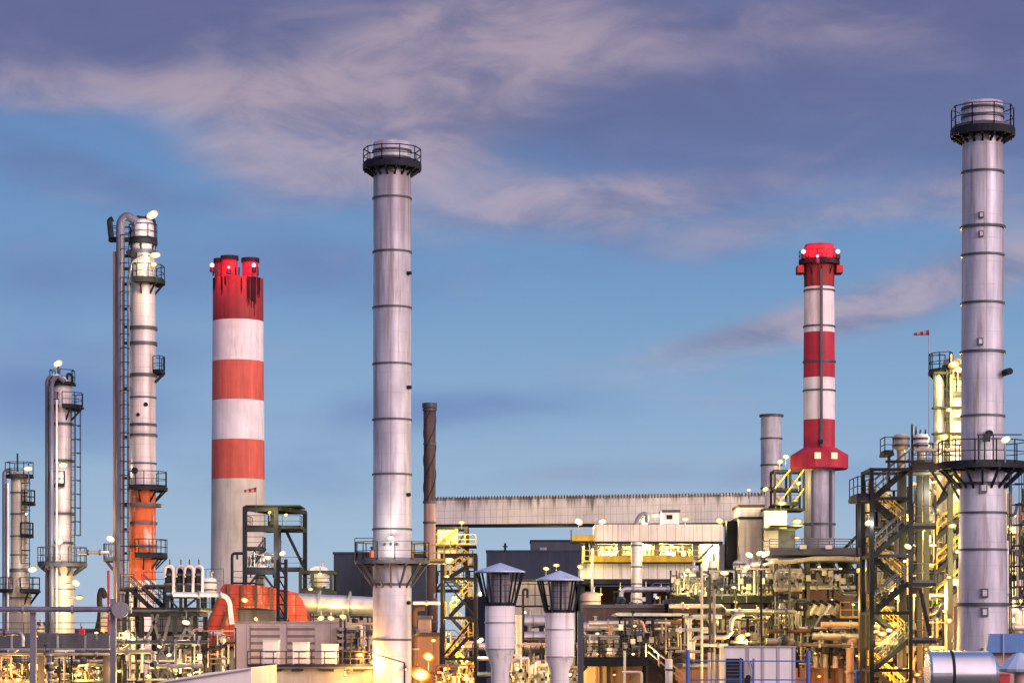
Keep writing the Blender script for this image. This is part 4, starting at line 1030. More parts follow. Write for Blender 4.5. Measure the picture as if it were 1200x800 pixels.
# ================================================================== hatted silos
def hat_silo(cx, d, k, ys, label):
    """ys: apex, eave, grille bottom, body bottom, cone bottom; k: half widths"""
    ap, ev, gb, bb, cb = ys; he, hg, hb, hp = k
    x = X(cx, d); t = thing('hatted_silo', label, 'silo', (x, d, 0), 'hatted silos'); z = lambda p: Z(p, d); s = lambda n: S(n, d)
    q = MB(); q.lathe(x, d, [(.01, z(ap)), (s(he), z(ev)), (s(he), z(ev + 1.5)), (s(he - 1), z(ev + 1.5)), (.01, z(ap + 3))], 32, smooth=False); q.build('conical_hat', M_['hat'], t)
    q = MB(); q.lathe(x, d, [(s(hg * .62), z(ev + 1)), (s(hg * .72), z(gb))], 20, smooth=True); q.build('inner_grille', M_['mesh'], t)
    for i in range(11):
        a = 2 * PI * (i + .3) / 11; ca, sa = math.cos(a), math.sin(a)
        q = MB(); q.bar((x + s(he - 2) * ca, d + s(he - 2) * sa, z(ev + 1.5)), (x + s(hb) * ca, d + s(hb) * sa, z(gb)), .1); q.build('strut', M_['dark'], t)
    q = MB(); q.lathe(x, d, [(s(hg), z(gb - 3)), (s(hg), z(gb + 1)), (s(hg * .5), z(gb + 1))], 28, smooth=False); q.build('collar', M_['dark'], t)
    q = MB(); q.lathe(x, d, [(.01, z(gb + .6)), (s(hb), z(gb + .6)), (s(hb), z(bb))], 36); q.build('body', M_['silo'], t)
    q = MB(); q.lathe(x, d, [(s(hb), z(bb)), (s(hp), z(cb)), (s(hp), 0)], 36); q.build('cone', M_['silo'], t)
    for py in (gb + 20, bb - 1): 
        q = MB(); q.lathe(x, d, [(s(hb), z(py - .6)), (s(hb) + .04, z(py - .6)), (s(hb) + .04, z(py + .6)), (s(hb), z(py + .6))], 36, smooth=False); q.build('seam_band', M_['galv'], t)
hat_silo(586, 125, (29.5, 17.5, 17.5, 10.5), (659, 669, 709, 761, 780), 'white silo with a conical grey-blue hat, left one of the pair')
hat_silo(656, 126, (28, 17, 17, 11), (668, 678.5, 717, 770, 786), 'white silo with a conical grey-blue hat, right one of the pair')

# ---------------- behind the silos
d = 280
building('beige hall wall behind and between hatted silos', 596, 690, 681, d, 10, 'beige', 'beige_hall', 'building')
hvessel('upper of two silver horizontal vessels between hatted silos', 606, 644, 205, 728, 7.5, 'silver')
hvessel('lower of two silver horizontal vessels between hatted silos', 604, 646, 200, 746, 6.5, 'silver')
pipe('pinkish upright pipe right of left hatted silo', [(608, 810, 165), (608, 720, 165)], S(3.8, 165), 'clad', (.25, .6))
manifold('yellow-lit white manifold low between hatted silos, left', 600, 620, 766, 802, 160, 5, 'white', 'clad_warm', 51)
manifold('yellow-lit white manifold low between hatted silos, right', 620, 642, 775, 803, 158, 5, 'white', 'clad_warm', 52)
manifold('cream manifold behind the right hatted silo stem', 640, 684, 778, 802, 166, 6, 'clad_warm', 'silver', 53)
hvessel('pale exchanger right of the right hatted silo', 682, 722, 190, 735, 6.5, 'silver')
lamp(614, 717, 195, 'yellow lamp above the pinkish upright pipe', 'w', 900, 2.6, ('down', .6))
lamp(606, 783, 156, 'yellow lamp low beside the left hatted silo stem', 'y', 450, 3.0, ('down', .6))
lamp(640, 778, 156, 'yellow lamp low beside the right hatted silo stem', 'y', 450, 2.2, ('down', .6))
q = MB(); q.rail([P(604, 711, 210), P(650, 711, 210)], 2.0, 1.6, .07); solo(q, 'handrail', 'dark handrail above the silver horizontal vessels', 'handrail', M_['dark'])
pipe('thin dark bent line between hatted silos', [(613, 790, 170), (613, 690, 170), (618, 690, 170), (618, 700, 170)], .09, 'dark')
q = MB(); q.box(X(677, 150), X(684, 150), 150, 151, 0, Z(716, 150)); solo(q, 'duct_post', 'charcoal box duct right of the right hatted silo', 'duct', M_['navy2'])
drum('rusty pink banded standing drum below boiler house floor', 692, 255, 693, 731, 12, 'pink', 'standing_drum', 'vessel')

# far dark block with roof plant
d = 420
building('wide navy block on the skyline behind hatted silos', 570, 682, 646, d, 20, 'navy', 'dark_hall', 'building', roof='navy')
building('slate upper storey on the wide navy block', 622, 690, 634, d + 6, 12, 'navy2', 'roof_house', 'building', yb=646, roof='dark')
q = MB(); q.cyl(P(592, 646, d), P(592, 636, d), .2, n=6); q.cyl(P(589, 640, d), P(595, 640, d), .12, n=6); solo(q, 'antenna', 'tiny antenna on the wide navy block roof', 'antenna', M_['dark'])
q = MB(); q.box(X(633, d), X(641, d), d + 4, d + 5, Z(645, d), Z(640, d)); solo(q, 'roof_hatch', 'pale roof unit in front of slate upper storey', 'roof unit', M_['galv'])
for px, w in ((640, 'left'), (652, 'right')): lamp(px, 666 - (px == 652) * 4, 300, f'{w} of two round yellow lamps above the right hatted silo', 'y', 1400, 3.2, ('down', 1.5))

# ================================================================== gallery and boiler house
d = 300
gx0, gx1 = X(510, d), X(896, d - 20)
t = thing('conveyor_gallery', 'long beige sheeted conveyor gallery with rust streaked top edge', 'gallery', (X(510, d), d, Z(616, d)))
ya, yb_ = d, d - 20
def slab(mb, x0, y0, x1, y1, za0, zb0, za1, zb1, dep):
    v = [(x0, y0, za0), (x1, y1, za1), (x1, y1 + dep, za1), (x0, y0 + dep, za0), (x0, y0, zb0), (x1, y1, zb1), (x1, y1 + dep, zb1), (x0, y0 + dep, zb0)]
    return mb.add(v, [(0, 3, 2, 1), (4, 5, 6, 7), (0, 1, 5, 4), (1, 2, 6, 5), (2, 3, 7, 6), (3, 0, 4, 7)])
M_['gallery'] = mat('gallery_sheeting', (.80, .73, .71), (.70, .63, .61), .65, .0, xseam=.72, zseam=.9, seam_dark=.42, sw=.06, dirt=(.32, .22, .15), dirt_amt=.45, dirt_scale=(1.6, 1.6, .05),
                   rust_top=(Z(583, d) - Z(616, d), 2.6, (.12, .085, .065)))
q = MB(); slab(q, gx0, ya, gx1, yb_, Z(614, d), Z(583, d), Z(612, d - 20), Z(578, d - 20), 5); q.build('casing', M_['gallery'], t)
q = MB(); slab(q, gx0 - .1, ya - .12, gx1, yb_ - .12, Z(616, d), Z(614, d), Z(614, d - 20), Z(612, d - 20), 5.2); q.build('floor_beam', M_['dark'], t)
n = 110
for k in (0,):
    q = MB()
    for i in range(n + 1):
        f = i / n; x = gx0 + (gx1 - gx0) * f; y = ya + (yb_ - ya) * f; zc = Z(583, d) + (Z(578, d - 20) - Z(583, d)) * f
        q.box(x - .07, x + .07, y - .1, y + .3, zc - .3, zc + .14)
    q.build('roof_edge_clips', M_['brown'], t)
d = 270
t = thing('boiler_house', 'two-tier pale boiler house front with yellow lit floor under gallery', 'building', (X(770, d), d, 0))
q = MB(); q.box(X(697, d), X(847, d), d, d + 8, Z(634, d), Z(614, d)); q.build('upper_fascia', M_['beige_low'], t)
q = MB(); q.box(X(680, d), X(812, d), d, d + 8, Z(678, d), Z(660, d)); q.build('lower_fascia', M_['beige_low'], t)
q = MB(); q.box(X(697, d), X(847, d), d - .1, d + 8, Z(637, d), Z(634, d) - .003); q.build('soffit', M_['dark'], t)
q = MB(); q.box(X(684, d), X(850, d), d + 6, d + 8, Z(660, d), Z(637, d)); q.build('back_wall', M_['clad_warm'], t)
q = MB(); q.box(X(684, d), X(822, d), d - 1.2, d + 6, Z(660, d) + .003, Z(658.5, d)); fl = q.build('floor', M_['dark'], t)
q = MB(); q.box(X(690, d), X(812, d), d - 1.2, d - 1.1, Z(658.4, d), Z(651, d)); q.rail([(X(682, d), d - 1.15, Z(658.5, d)), (X(822, d), d - 1.15, Z(658.5, d))], 1.3, 1.4, .09); q.build('yellow_guard_rail', M_['yellow'], fl)
for px in (697, 726, 770, 815, 846):
    q = MB(); q.box(X(px, d) - .3, X(px, d) + .3, d + .3, d + .9, Z(658.4, d) if px < 820 else 0, Z(637.1, d)); q.build('post', M_['steel'], t)
brace(t, P(816, 658, d + .2), P(836, 638, d + .2), 'steel', .3)
q = MB(); q.box(X(822, d), X(847, d), d + 1, d + 4, 0, Z(637.2, d)); q.build('wall', M_['beige_low'], t)
q = MB(); q.box(X(676, d), X(812, d), d - .3, d + 9, Z(684, d), Z(678, d) - .003); q.build('floor_slab', M_['dark'], t)
for px in (682, 760, 808):
    q = MB(); q.box(X(px, d) - .35, X(px, d) + .35, d + .5, d + 1.2, 0, Z(684.1, d)); q.build('leg', M_['dark'], t)
q = MB(); q.box(X(677, d), X(810, d), d + 10, d + 11, 0, Z(684, d)); q.build('rear_wall', M_['rust'], t)
for x0, x1, y0, y1 in ((757, 778, 643, 649), (792, 804, 641, 649)):
    q = MB(); q.box(X(x0, d), X(x1, d), d + 5.7, d + 5.99, Z(y1, d), Z(y0, d)); q.build('window', M_['steel'], t)
lab = 'lamp inside the yellow lit floor of boiler house, {} from the left'
for i, (px, py) in enumerate(((705, 647), (722, 643), (752, 641), (776, 641), (800, 646), (832, 644))):
    lamp(px, py, d + 2, lab.format(('first', 'second', 'third', 'fourth', 'fifth', 'sixth')[i]), 'y', 7000, 3.0 if i in (0, 4) else 1.8, ('up', .8))
for px, lb, r, w in ((678, 'left of two glaring lamps where gallery meets boiler house', 4.5, 3200), (706, 'right of two glaring lamps where gallery meets boiler house', 4.0, 3000)):
    lamp(px, 611, d + 6, lb, 'w', w, r, ('down', .8))
# rooftop cabin above the fascia
t = building('brightly lit small cabin on the boiler house roof', 776, 796, 600, d + 1, 4, 'white', 'roof_cabin', 'cabin', yb=613.7, windows=((781, 788, 603, 608, 'dark'),))
for i, (px, py) in enumerate(((768, 604), (803, 608), (843, 610), (757, 611))):
    lamp(px, py, d + 3.2, f'glaring lamp on the boiler house roof edge, {("left of the cabin", "right of the cabin", "at the right corner", "low beside the bent vent")[i]}', 'w' if i < 2 else 'y', 2600, (4.0, 3.2, 4.0, 2.2)[i], ('down', .6))
pipe('small bent vent pipe on the boiler house roof left of cabin', [(745, 613, d), (750, 603, d), (758, 601, d), (758, 613, d)], .25, 'galv')
building('tan roof box beside the lit cabin', 752, 759, 606, d + 2, 2, 'pink', 'roof_box', 'box', yb=613.8)
t = thing('yellow_stair_landing', 'yellow railed landing at the left of boiler house top', 'landing', (X(682, d), d, Z(634, d)))
deck(t, X(669, d), X(697, d), d - .5, d + 4, Z(634, d), 'dark', 'yellow', 'fl', 1.3)
q = MB(); q.box(X(671, d), X(696, d), d - .62, d - .5, Z(633.5, d), Z(627, d)); q.build('kick_panel', M_['yellow'], t)
for px in (688, 694):
    q = MB(); q.box(X(px, d) - .2, X(px, d) + .2, d + 1, d + 1.4, Z(658, d), Z(634.3, d)); q.build('post', M_['dark'], t)
lamp(680, 664, d - 2.5, 'lamp at the lower left corner of boiler house fascia', 'y', 1500, 3.2, ('back', 1))
q = MB(); q.cyl(P(694, 642, d - 4), (X(694, d - 4), d - 4, 0), S(1.4, d), n=10); solo(q, 'downpipe', 'slim white downpipe at the left of boiler house', 'pipe', M_['white'])
t = thing('vent_duct', 'upright round grey vent duct in front of boiler house', 'duct', (X(746, 262), 262, 0))
q = MB(); q.cyl((X(746, 262), 262, 0), P(746, 635, 262), S(6.5, 262), n=24); q.build('shell', M_['clad'], t)
for py in (638, 663, 683, 706):
    q = MB(); q.cyl(P(746, py, 262), P(746, py + 1.6, 262), S(7, 262), n=24); q.build('band', M_['steel'], t)

# right end of the gallery
d = 275
building('beige head tower at the right end of gallery', 866, 893, 608, d - 6, 9, 'clad_warm', 'head_tower', 'building', roof='dark')
building('upper casing of the head tower under gallery end', 866, 895, 594, d - 5, 7, 'gallery', 'head_casing', 'building', yb=607.2, roof='rust')
q = MB(); q.box(X(848, d), X(864, d), d - 4, d - 1, 0, Z(612, d)); solo(q, 'service_shaft', 'dark narrow service shaft left of head tower', 'shaft', M_['dark'])
building('white box house right of head tower, upper', 896, 922, 598, d - 8, 5, 'white', 'box_house', 'building', yb=619, roof='dark')
building('pale box house right of head tower, lower', 896, 912, 621.3, d - 8, 5, 'clad_warm', 'box_house', 'building')
building('dark box house beside the grey steel shaft', 912, 932, 621.3, d - 7.6, 5, 'navy2', 'box_house', 'building')
for i, (x0, x1, py) in enumerate(((897, 925, 595), (893, 930, 619.5))):
    t = thing('ledge_deck', ('dark ledge deck above the white box house', 'dark ledge deck between the two box houses')[i], 'deck', (X(910, d), d - 9, Z(py, d)))
    deck(t, X(x0, d), X(x1, d), d - 10, d - 3, Z(py, d), 'dark', 'dark', 'f' if i == 0 else '', .9)
d = 312
prof = [(486, 13), (490, 12.3), (900, 12.3)]
t = round_tower('grey_stack', 'short plain grey steel stack left of the crimson chimney', 'stack', 904, d, prof, [(486, 545, 'stack', 'upper_shell', None), (545, 900, 'clad', 'lower_shell', None)], [(487, .15, .3), (514, .08, .2), (545, .08, .2), (572, .08, .2)], rm='steel', seg=40)
d = 268
t = thing('lattice_tower', 'yellow lit lattice tower between grey stack and crimson chimney', 'lattice tower', (X(925, d), d, Z(596, d)))
xs = [X(p, d) for p in (908, 926, 942)]
posts_beams(t, xs, [d, d + 4], [Z(p, d) for p in (595, 572, 550)], 'dark', .26, .24, z0=Z(596, d))
for a, b_ in zip(xs, xs[1:]):
    for y0, y1 in ((595, 572), (572, 550)):
        brace(t, (a, d - .1, Z(y0, d)), (b_, d - .1, Z(y1, d)), 'yellow', .16); brace(t, (b_, d + 4, Z(y0, d)), (a, d + 4, Z(y1, d)), 'yellow', .16)
q = MB(); q.box(X(905, d), X(943, d), d - .6, d + 4.6, Z(598, d), Z(596, d)); q.build('base_deck', M_['dark'], t)
for px, py, c, w, r, lb in ((914, 541, 'y', 2000, 3.6, 'yellow lamp above the left of lattice tower'), (921, 535, 'w', 1500, 3.2, 'white lamp above the middle of lattice tower'), (936, 566, 'y', 2200, 3.2, 'lamp within the right bay of lattice tower'), (897, 573, 'y', 2400, 3.4, 'lamp against the grey stack foot'), (915, 590, 'y', 2500, 2.0, 'lamp at the base of lattice tower'), (934, 611, 'y', 2600, 4.8, 'big yellow lamp beside the grey steel shaft foot'), (877.5, 574, 'w', 250, 2.0, 'tiny white lamp on the gallery roof end'), (934, 630, 'y', 1400, 2.6, 'yellow lamp low beside the grey steel shaft foot')):
    lamp(px, py, d - 2 if px != 897 else 300, lb, c, w, r, ('down', .9))

# ================================================================== right: stair structure
d = 136
t = thing('stair_tower', 'tall dark zigzag stair tower left of tallest stack', 'stair tower', (X(1050, d), d, 0))
zs = [Z(p, d) for p in (850, 783, 716, 649, 582, 548)]
posts_beams(t, [X(1021.5, d), X(1067, d)], [d, d + 3.4], zs, 'dark', .22, .18)
for zt in [Z(p, d) for p in (850, 783, 716, 649, 582)]:
    L, Rr = X(1027, d), X(1066, d); zm = zt + S(33.5, d); w = 1.35
    deck(t, X(1022.5, d), L, d + .2, d + 3.2, zt, 'dark', 'dark', 'l', th=.14)
    deck(t, X(1066, d) , X(1098, d), d + .2, d + 3.2, zm, 'dark', 'steel', 'f', th=.2)
    flight(t, (L, d + .25, zt), (Rr, d + .25, zm), w, 'dark', 'steel')
    if zt < Z(590, d): flight(t, (Rr, d + 1.8, zm), (L, d + 1.8, zt + S(67, d)), w, 'dark', 'yellow')
for px in (1090, 1098):
    q = MB(); q.box(X(px, d) - .16, X(px, d) + .16, d + 3.4, d + 3.7, 0, Z(545, d)); q.build('post', M_['dark'], t)
brace(t, P(1078, 690, d + .1), P(1090, 745, d + .1), 'dark', .2)
deck(t, X(1004, d), X(1021, d), d, d + 3.4, Z(581, d), 'dark', 'dark', 'fl', th=.25)
q = MB(); q.box(X(1007.5, d) - .1, X(1007.5, d) + .1, d + .2, d + .4, Z(640, d), Z(582.5, d)); q.build('post', M_['dark'], t)
t = thing('top_deck', 'dark railed top deck between zigzag stair tower and tallest stack', 'platform', (X(1080, d), d, 0))
deck(t, X(1068.5, d), X(1130, d), d - .2, d + 4, Z(546, d), 'dark', 'dark', 'f', 1.2, .25)
q = MB(); q.cyl(P(1072, 527, d), P(1125, 527, d), .09, n=8); q.build('upper_pipe_rail', M_['galv'], t)
for px in (1072, 1128):
    q = MB(); q.box(X(px, d) - .14, X(px, d) + .14, d + 3.7, d + 4, 0, Z(547.2, d)); q.build('post', M_['dark'], t)
for a, b_ in (((1098, 590), (1120, 549)), ((1090, 549), (1110, 580)), ((1104, 549), (1128, 590))): brace(t, P(*a, d), P(*b_, d), 'dark', .13)
t = thing('rear_stair', 'yellow lit rear stair rising behind tallest stack', 'stair', (X(1115, 142), 142, 0))
d = 142
for i in range(6):
    y0 = 790 - i * 40
    flight(t, P(1098, y0, d), P(1136, y0 - 32, d), 1.2, 'dark', 'yellow')
    deck(t, X(1134, d), X(1150, d), d - .2, d + 3, Z(y0 - 32, d), 'dark', 'yellow', 'b', th=.14)
    deck(t, X(1094, d), X(1099, d), d - .2, d + 3, Z(y0, d), 'dark', 'dark', '', th=.14)
for px in (1095, 1140, 1151):
    q = MB(); q.box(X(px, d) - .13, X(px, d) + .13, d + 3, d + 3.3, 0, Z(556, d)); q.build('post', M_['dark'], t)
building('cream clad process house behind the rear stair', 1092, 1180, 563, 150, 6, 'clad_warm', 'process_house', 'building')
# top vessels
d = 141
for cx, hw, yt, lb in ((1056, 9.5, 508, 'left one of two pale upright drums atop zigzag stair tower'), (1079.5, 8.5, 508, 'right one of two pale upright drums, with three spikes')):
    v = drum(lb, cx, d, yt, 528, hw, 'white' if cx > 1060 else 'clad_warm', legs=False, nozzle=False, group='upright drums on the stair tower')
    x = X(cx, d); q = MB(); q.cyl((x, d, Z(527, d)), (x, d, 0), S(hw * .52, d), n=20); q.build('stem', M_['clad_warm'], v)
    if cx > 1060:
        for k in (-6, -1, 5):
            q = MB(); q.cyl((x + S(k, d), d, Z(512, d)), (x + S(k, d), d, Z(499 if k == -6 else 503, d)), .09, .03, 6); q.build('spike', M_['dark'], v)
t = thing('drum_deck', 'small railed deck around the two pale upright drums', 'platform', (X(1060, d), d, Z(530, d)))
deck(t, X(1070, d), X(1090, d), d - 1.3, d + 1, Z(543, d), 'dark', 'steel', 'flr', 1.1)
deck(t, X(1034, d), X(1046, d), d - .6, d + 1.2, Z(531, d), 'dark', 'dark', 'fl', .9)
q = MB(); q.box(X(1042, d) - .08, X(1042, d) + .08, d, d + .16, Z(575, d), Z(531.5, d)); q.build('post', M_['dark'], t)
q = MB(); q.box(X(1022, d), X(1066, d), d - 5.2, d - 5, Z(549.5, d), Z(546.5, d)); q.build('beam', M_['dark'], t)
q = MB(); q.cyl(P(1069, 545, d), P(1069, 497, d), .07, n=6); q.build('lightning_rod', M_['dark'], t)
# column D
d = 148
prof = [(420, 12.5), (900, 12.5)]
t = round_tower('process_column', 'floodlit column half hidden behind the tallest stack', 'column', 1118, d, prof, [(424, 470, 'clad_warm', 'neck', None), (470, 900, 'clad', 'shell', None)], [(430, .1, .2), (442, .1, .2), (463, .2, .25), (492, .2, .2)], rm='steel', open_top=False)
q = MB(); q.cyl((X(1098, d), d - .6, 0), (X(1098, d), d - .6, Z(440, d)), S(6.3, d), n=24); q.build('side_column', M_['galv'], t)
q = MB(); q.cyl((X(1110, d), d - 1.2, 0), (X(1110, d), d - 1.2, Z(418, d)), S(2.2, d), n=12); q.build('riser_pipe', M_['clad_warm'], t)
for py in (480, 510, 440):
    q = MB(); q.box(X(1089, d), X(1129, d), d - 1.6, d - .8, Z(py, d) - .06, Z(py, d) + .06); q.build('pipe_support', M_['dark'], t)
ring_platform(t, Z(436, d), S(10, d), S(30, d), 150, 250, rail=1.1, m='dark', br=2, brh=1); ring_platform(t, Z(463, d), S(10, d), S(15, d), 180, 360, m='dark', rail=.9)
for px in (1104, 1107): 
    q = MB(); q.cyl((X(px, d), d - 1.6, Z(560, d)), (X(px, d), d - 1.6, Z(436, d)), .05, n=6); q.build('conduit', M_['dark'], t)
for px, py, c, w, r, lb in ((1118, 427, 'y', 2700, 6.0, 'blazing lamp at the top of the half hidden right column'), (1123, 433, 'y', 2160, 5.0, 'second yellow lamp at the top of the half hidden right column'), (1106, 512, 'y', 2340, 5.2, 'lamp at the foot of half hidden right column, left'), (1130, 516, 'y', 3060, 5.2, 'lamp low on the half hidden right column, beside tallest stack')):
    lamp(px, py, d - 3.2 if py > 500 else d - 2.4, lb, c, w, r, ('down', .8))
lamp(1178.5, 515, 127, 'round white lamp right of tallest stack on its lower platform', 'w', 900, 5.0, ('down', 1.2))
lamp(1138, 536, 134, 'orange lamp on the top deck beside tallest stack', 'o', 900, 2.5, ('down', .6))
right_lamps = [(1018, 612, 137, 'w', 1100, 4.2, 'slanted bright lamp at the left of zigzag stair tower'), (1064, 640, 135, 'w', 1200, 3.8, 'bright lamp on the centre post of zigzag stair tower'),
               (1087, 577, 140, 'w', 900, 3.4, 'lamp between the pale drum stems'), (1116, 616, 139, 'y', 2000, 4.2, 'big yellow lamp behind the rear stair, upper'),
               (1122, 646, 139, 'y', 1800, 2.8, 'yellow lamp behind the rear stair, middle'), (1112, 676, 139, 'y', 1600, 2.4, 'yellow lamp behind the rear stair, lower'),
               (1112, 727, 139, 'o', 2200, 4.0, 'orange lamp behind the foot of rear stair'), (1034, 742, 137, 'y', 1500, 4.5, 'bright lamp low in zigzag stair tower, left'), (1042, 738, 137.5, 'y', 1500, 3.6, 'bright lamp low in zigzag stair tower, right'),
               (1120, 578, 139, 'y', 1500, 2.4, 'yellow lamp under the dark top deck'), (1050, 782, 139, 'o', 1500, 2.4, 'orange lamp at the bottom of zigzag stair tower'), (1085, 760, 139, 'o', 1300, 1.6, 'small orange lamp right of zigzag stair tower foot')]
for px, py, dd, c, w, r, lb in right_lamps: lamp(px, py, dd, lb, c, w, r, ('back', .7))
pipe('tan bent pipe inside zigzag stair tower', [(1040, 690, 140), (1046, 678, 140), (1054, 670, 140), (1054, 620, 140)], .32, 'clad_warm', (.5,))
for i, (px, yt, yb, m, r, lb) in enumerate(((1033, 600, 800, 'clad_warm', .28, 'tan riser left of the pale drum stems'), (1045, 590, 700, 'steel', .2, 'dark riser behind zigzag stair tower'), (1087, 560, 800, 'rust', .25, 'rusty riser right of the pale drum stems'), (1094, 600, 790, 'galv', .2, 'grey riser beside the rear stair'), (1110, 690, 800, 'white', .2, 'white riser behind the foot of rear stair'))):
    pipe(lb, [(px, yb, 144), (px, yt, 144), (px + 6, yt, 144)], r, m, (.3, .7), (.5,))
building('dim brown vessel house behind zigzag stair tower', 1022, 1096, 668, 152, 6, 'rust', 'process_house', 'building')
hvessel('tan horizontal vessel inside zigzag stair tower', 1026, 1086, 145, 655, 8, 'clad_warm')
hvessel('rusty horizontal vessel low inside zigzag stair tower', 1030, 1090, 145, 760, 9, 'rust')
manifold('white manifold glowing low in zigzag stair tower', 1026, 1062, 728, 752, 141, 7, 'white', 'clad_warm', 61)
manifold('orange-lit manifold right of zigzag stair tower foot', 1066, 1112, 752, 800, 140, 8, 'pink', 'rust', 62)
manifold('grey manifold behind the middle of zigzag stair tower', 1024, 1066, 690, 712, 143, 6, 'galv', 'steel', 63)
manifold('dark manifold high in zigzag stair tower', 1026, 1064, 600, 632, 143, 5, 'steel', 'galv', 64)
manifold('tan manifold below the pale drums', 1072, 1098, 560, 600, 143, 4, 'clad_warm', 'galv', 65)
drum('cream drum left of zigzag stair tower', 1014, 141, 586, 636, 7, 'clad_warm')
pipe('white pipe hoop behind the lower rear stair', [(1111, 760, 141), (1111, 682, 141), (1126, 682, 141), (1126, 700, 141)], .2, 'white', (.4,))
pipe('pink upright pipe hugging tallest stack on its left', [(1120, 790, 132.5), (1120, 710, 132.5)], .13, 'pink', (.5,))

# right edge plant behind the stack
d = 170
rk = rack('r', 'yellow lit pipe rack at the right edge', 1176, 1240, 600, d, 5, [800, 745, 700, 660, 622], 3, 'dark', rng=8)
for i, (yt, m, r, lb) in enumerate(((620, 'white', .3, 'top tier pale'), (656, 'clad_warm', .4, 'second tier tan'), (695, 'galv', .35, 'third tier grey'), (738, 'white', .35, 'lowest tier white'))):
    pipe(f'{lb} pipe on the right edge rack', [(1174, yt, d - .5), (1240, yt, d - .5)], r, m, (.2, .6), (.4,))
drum('white drum on the right edge rack', 1190, d + 1, 612, 645, 7, 'white'); drum('slim column of the right edge plant', 1183, d + 6, 578, 660, 4.5, 'clad_warm')
drum('second slim column of the right edge plant', 1199, d + 7, 590, 700, 5, 'pink')
pipe('white hooped pipe right of tallest stack', [(1182, 760, 150), (1182, 716, 150), (1193, 716, 150), (1193, 760, 150)], .24, 'white', (.2, .8))
pipe('thin white standpipe right of tallest stack', [(1180, 720, 152), (1180, 640, 152)], .14, 'white', (.3,))
building('ochre lit shed behind the right edge rack', 1172, 1250, 640, d + 9, 6, 'clad_warm', 'process_house', 'building')
manifold('cream manifold at the right edge', 1180, 1204, 655, 735, d - 2, 5, 'white', 'clad_warm', 66)
for px, py, c, w, r, lb in ((1191, 604, 'y', 1500, 2.8, 'yellow lamp high in the right edge plant'), (1189, 671, 'y', 2200, 3.4, 'yellow lamp in the middle of right edge plant'), (1196, 690, 'y', 1800, 3.0, 'yellow lamp below the middle of right edge plant'), (1184, 738, 'w', 1400, 3.6, 'white lamp just above the blue roof'), (1196, 650, 'y', 1400, 2.0, 'small yellow lamp at the very right edge')):
    lamp(px, py, d - 3, lb, c, w, r, ('back', .8))
q = MB(); q.cyl(P(1199, 600, d), P(1199, 572, d), .1, n=6); solo(q, 'vent_mast', 'thin vent mast at the right edge', 'mast', M_['dark'])

# bright metal drum, blue roof and pale cone in the bottom right corner
d = 105
t = thing('metal_drum', 'big polished metal drum lying in the bottom right corner', 'drum', (X(1130, d), d, 0))
r = S(27, d); z = Z(789, d)
q = MB(); q.cyl((X(1089, d), d, z), (X(1157, d), d, z), r, n=48, caps=False); q.cyl((X(1157, d), d, z), (X(1163, d), d, z), r, r * .86, 48, False); q.cyl((X(1163, d), d, z), (X(1168, d), d, z), r * .86, r * .6, 48)
q.cyl((X(1089, d), d, z), (X(1086.5, d), d, z), r, r * .9, 48); q.build('shell', M_['polish'], t)
q = MB(); q.cyl((X(1112, d), d, z), (X(1115.5, d), d, z), r * 1.012, n=48); q.build('strap', M_['dark'], t)
q = MB(); q.box(X(1088, d), X(1111, d), d - r - .05, d - r * .9, Z(789, d), Z(787.5, d)); q.build('seam_strip', M_['galv'], t)
for px in (1098, 1148):
    q = MB(); q.box(X(px, d) - .3, X(px, d) + .3, d - .9, d + .9, 0, z - r * .55); q.build('saddle', M_['dark'], t)
t = thing('blue_canopy', 'blue sheet roofed cabin behind the polished drum', 'cabin', (X(1180, 112), 112, 0))
d = 112
q = MB(); q.prism([(X(1154, d), Z(764, d)), (X(1158, d), Z(742, d)), (X(1230, d), Z(742, d)), (X(1230, d), Z(764, d))], d - .3, d + .25); q.build('blue_fascia', M_['bluesheet'], t)
q = MB(); q.box(X(1158, d), X(1230, d), d + .3, d + 3.6, 0, Z(764.2, d)); q.build('wall', M_['pink'], t)
q = MB(); q.bar(P(1176, 742, d - .4), P(1176, 800, d - .4), .05); q.build('downpipe', M_['galv'], t)
d = 108
t = thing('hopper', 'pale grey shallow conical hopper lid in front of blue roof', 'hopper', (X(1195, d), d, 0))
q = MB(); x = X(1196, d); q.lathe(x, d, [(.01, Z(764, d)), (S(9, d), Z(766, d)), (S(28, d), Z(783, d)), (S(27, d), Z(786, d)), (S(8, d), Z(789, d))], 16, smooth=False); q.build('lid', M_['hat'], t)
q = MB(); q.cyl((x, d, 0), (x, d, Z(788, d)), S(8, d), n=16); q.build('stem', M_['pink'], t)
d = 106
q = MB(); q.box(X(1167, d), X(1181, d), d - .5, d + .3, Z(806, d), Z(790.5, d)); q.prism([(X(1166, d), Z(790.4, d)), (X(1168, d), Z(788.5, d)), (X(1180, d), Z(788.5, d)), (X(1182, d), Z(790.4, d))], d - .55, d + .35); solo(q, 'red_hood', 'small bright red hood right of the polished drum', 'hood', M_['redbit'])
q = MB(); q.prism([(X(1160, d), Z(806, d)), (X(1161, d), Z(783, d)), (X(1168, d), Z(800, d)), (X(1168, d), Z(806, d))], d - .8, d - .2); solo(q, 'black_wedge', 'black wedge plate between polished drum and red hood', 'plate', M_['dark'])

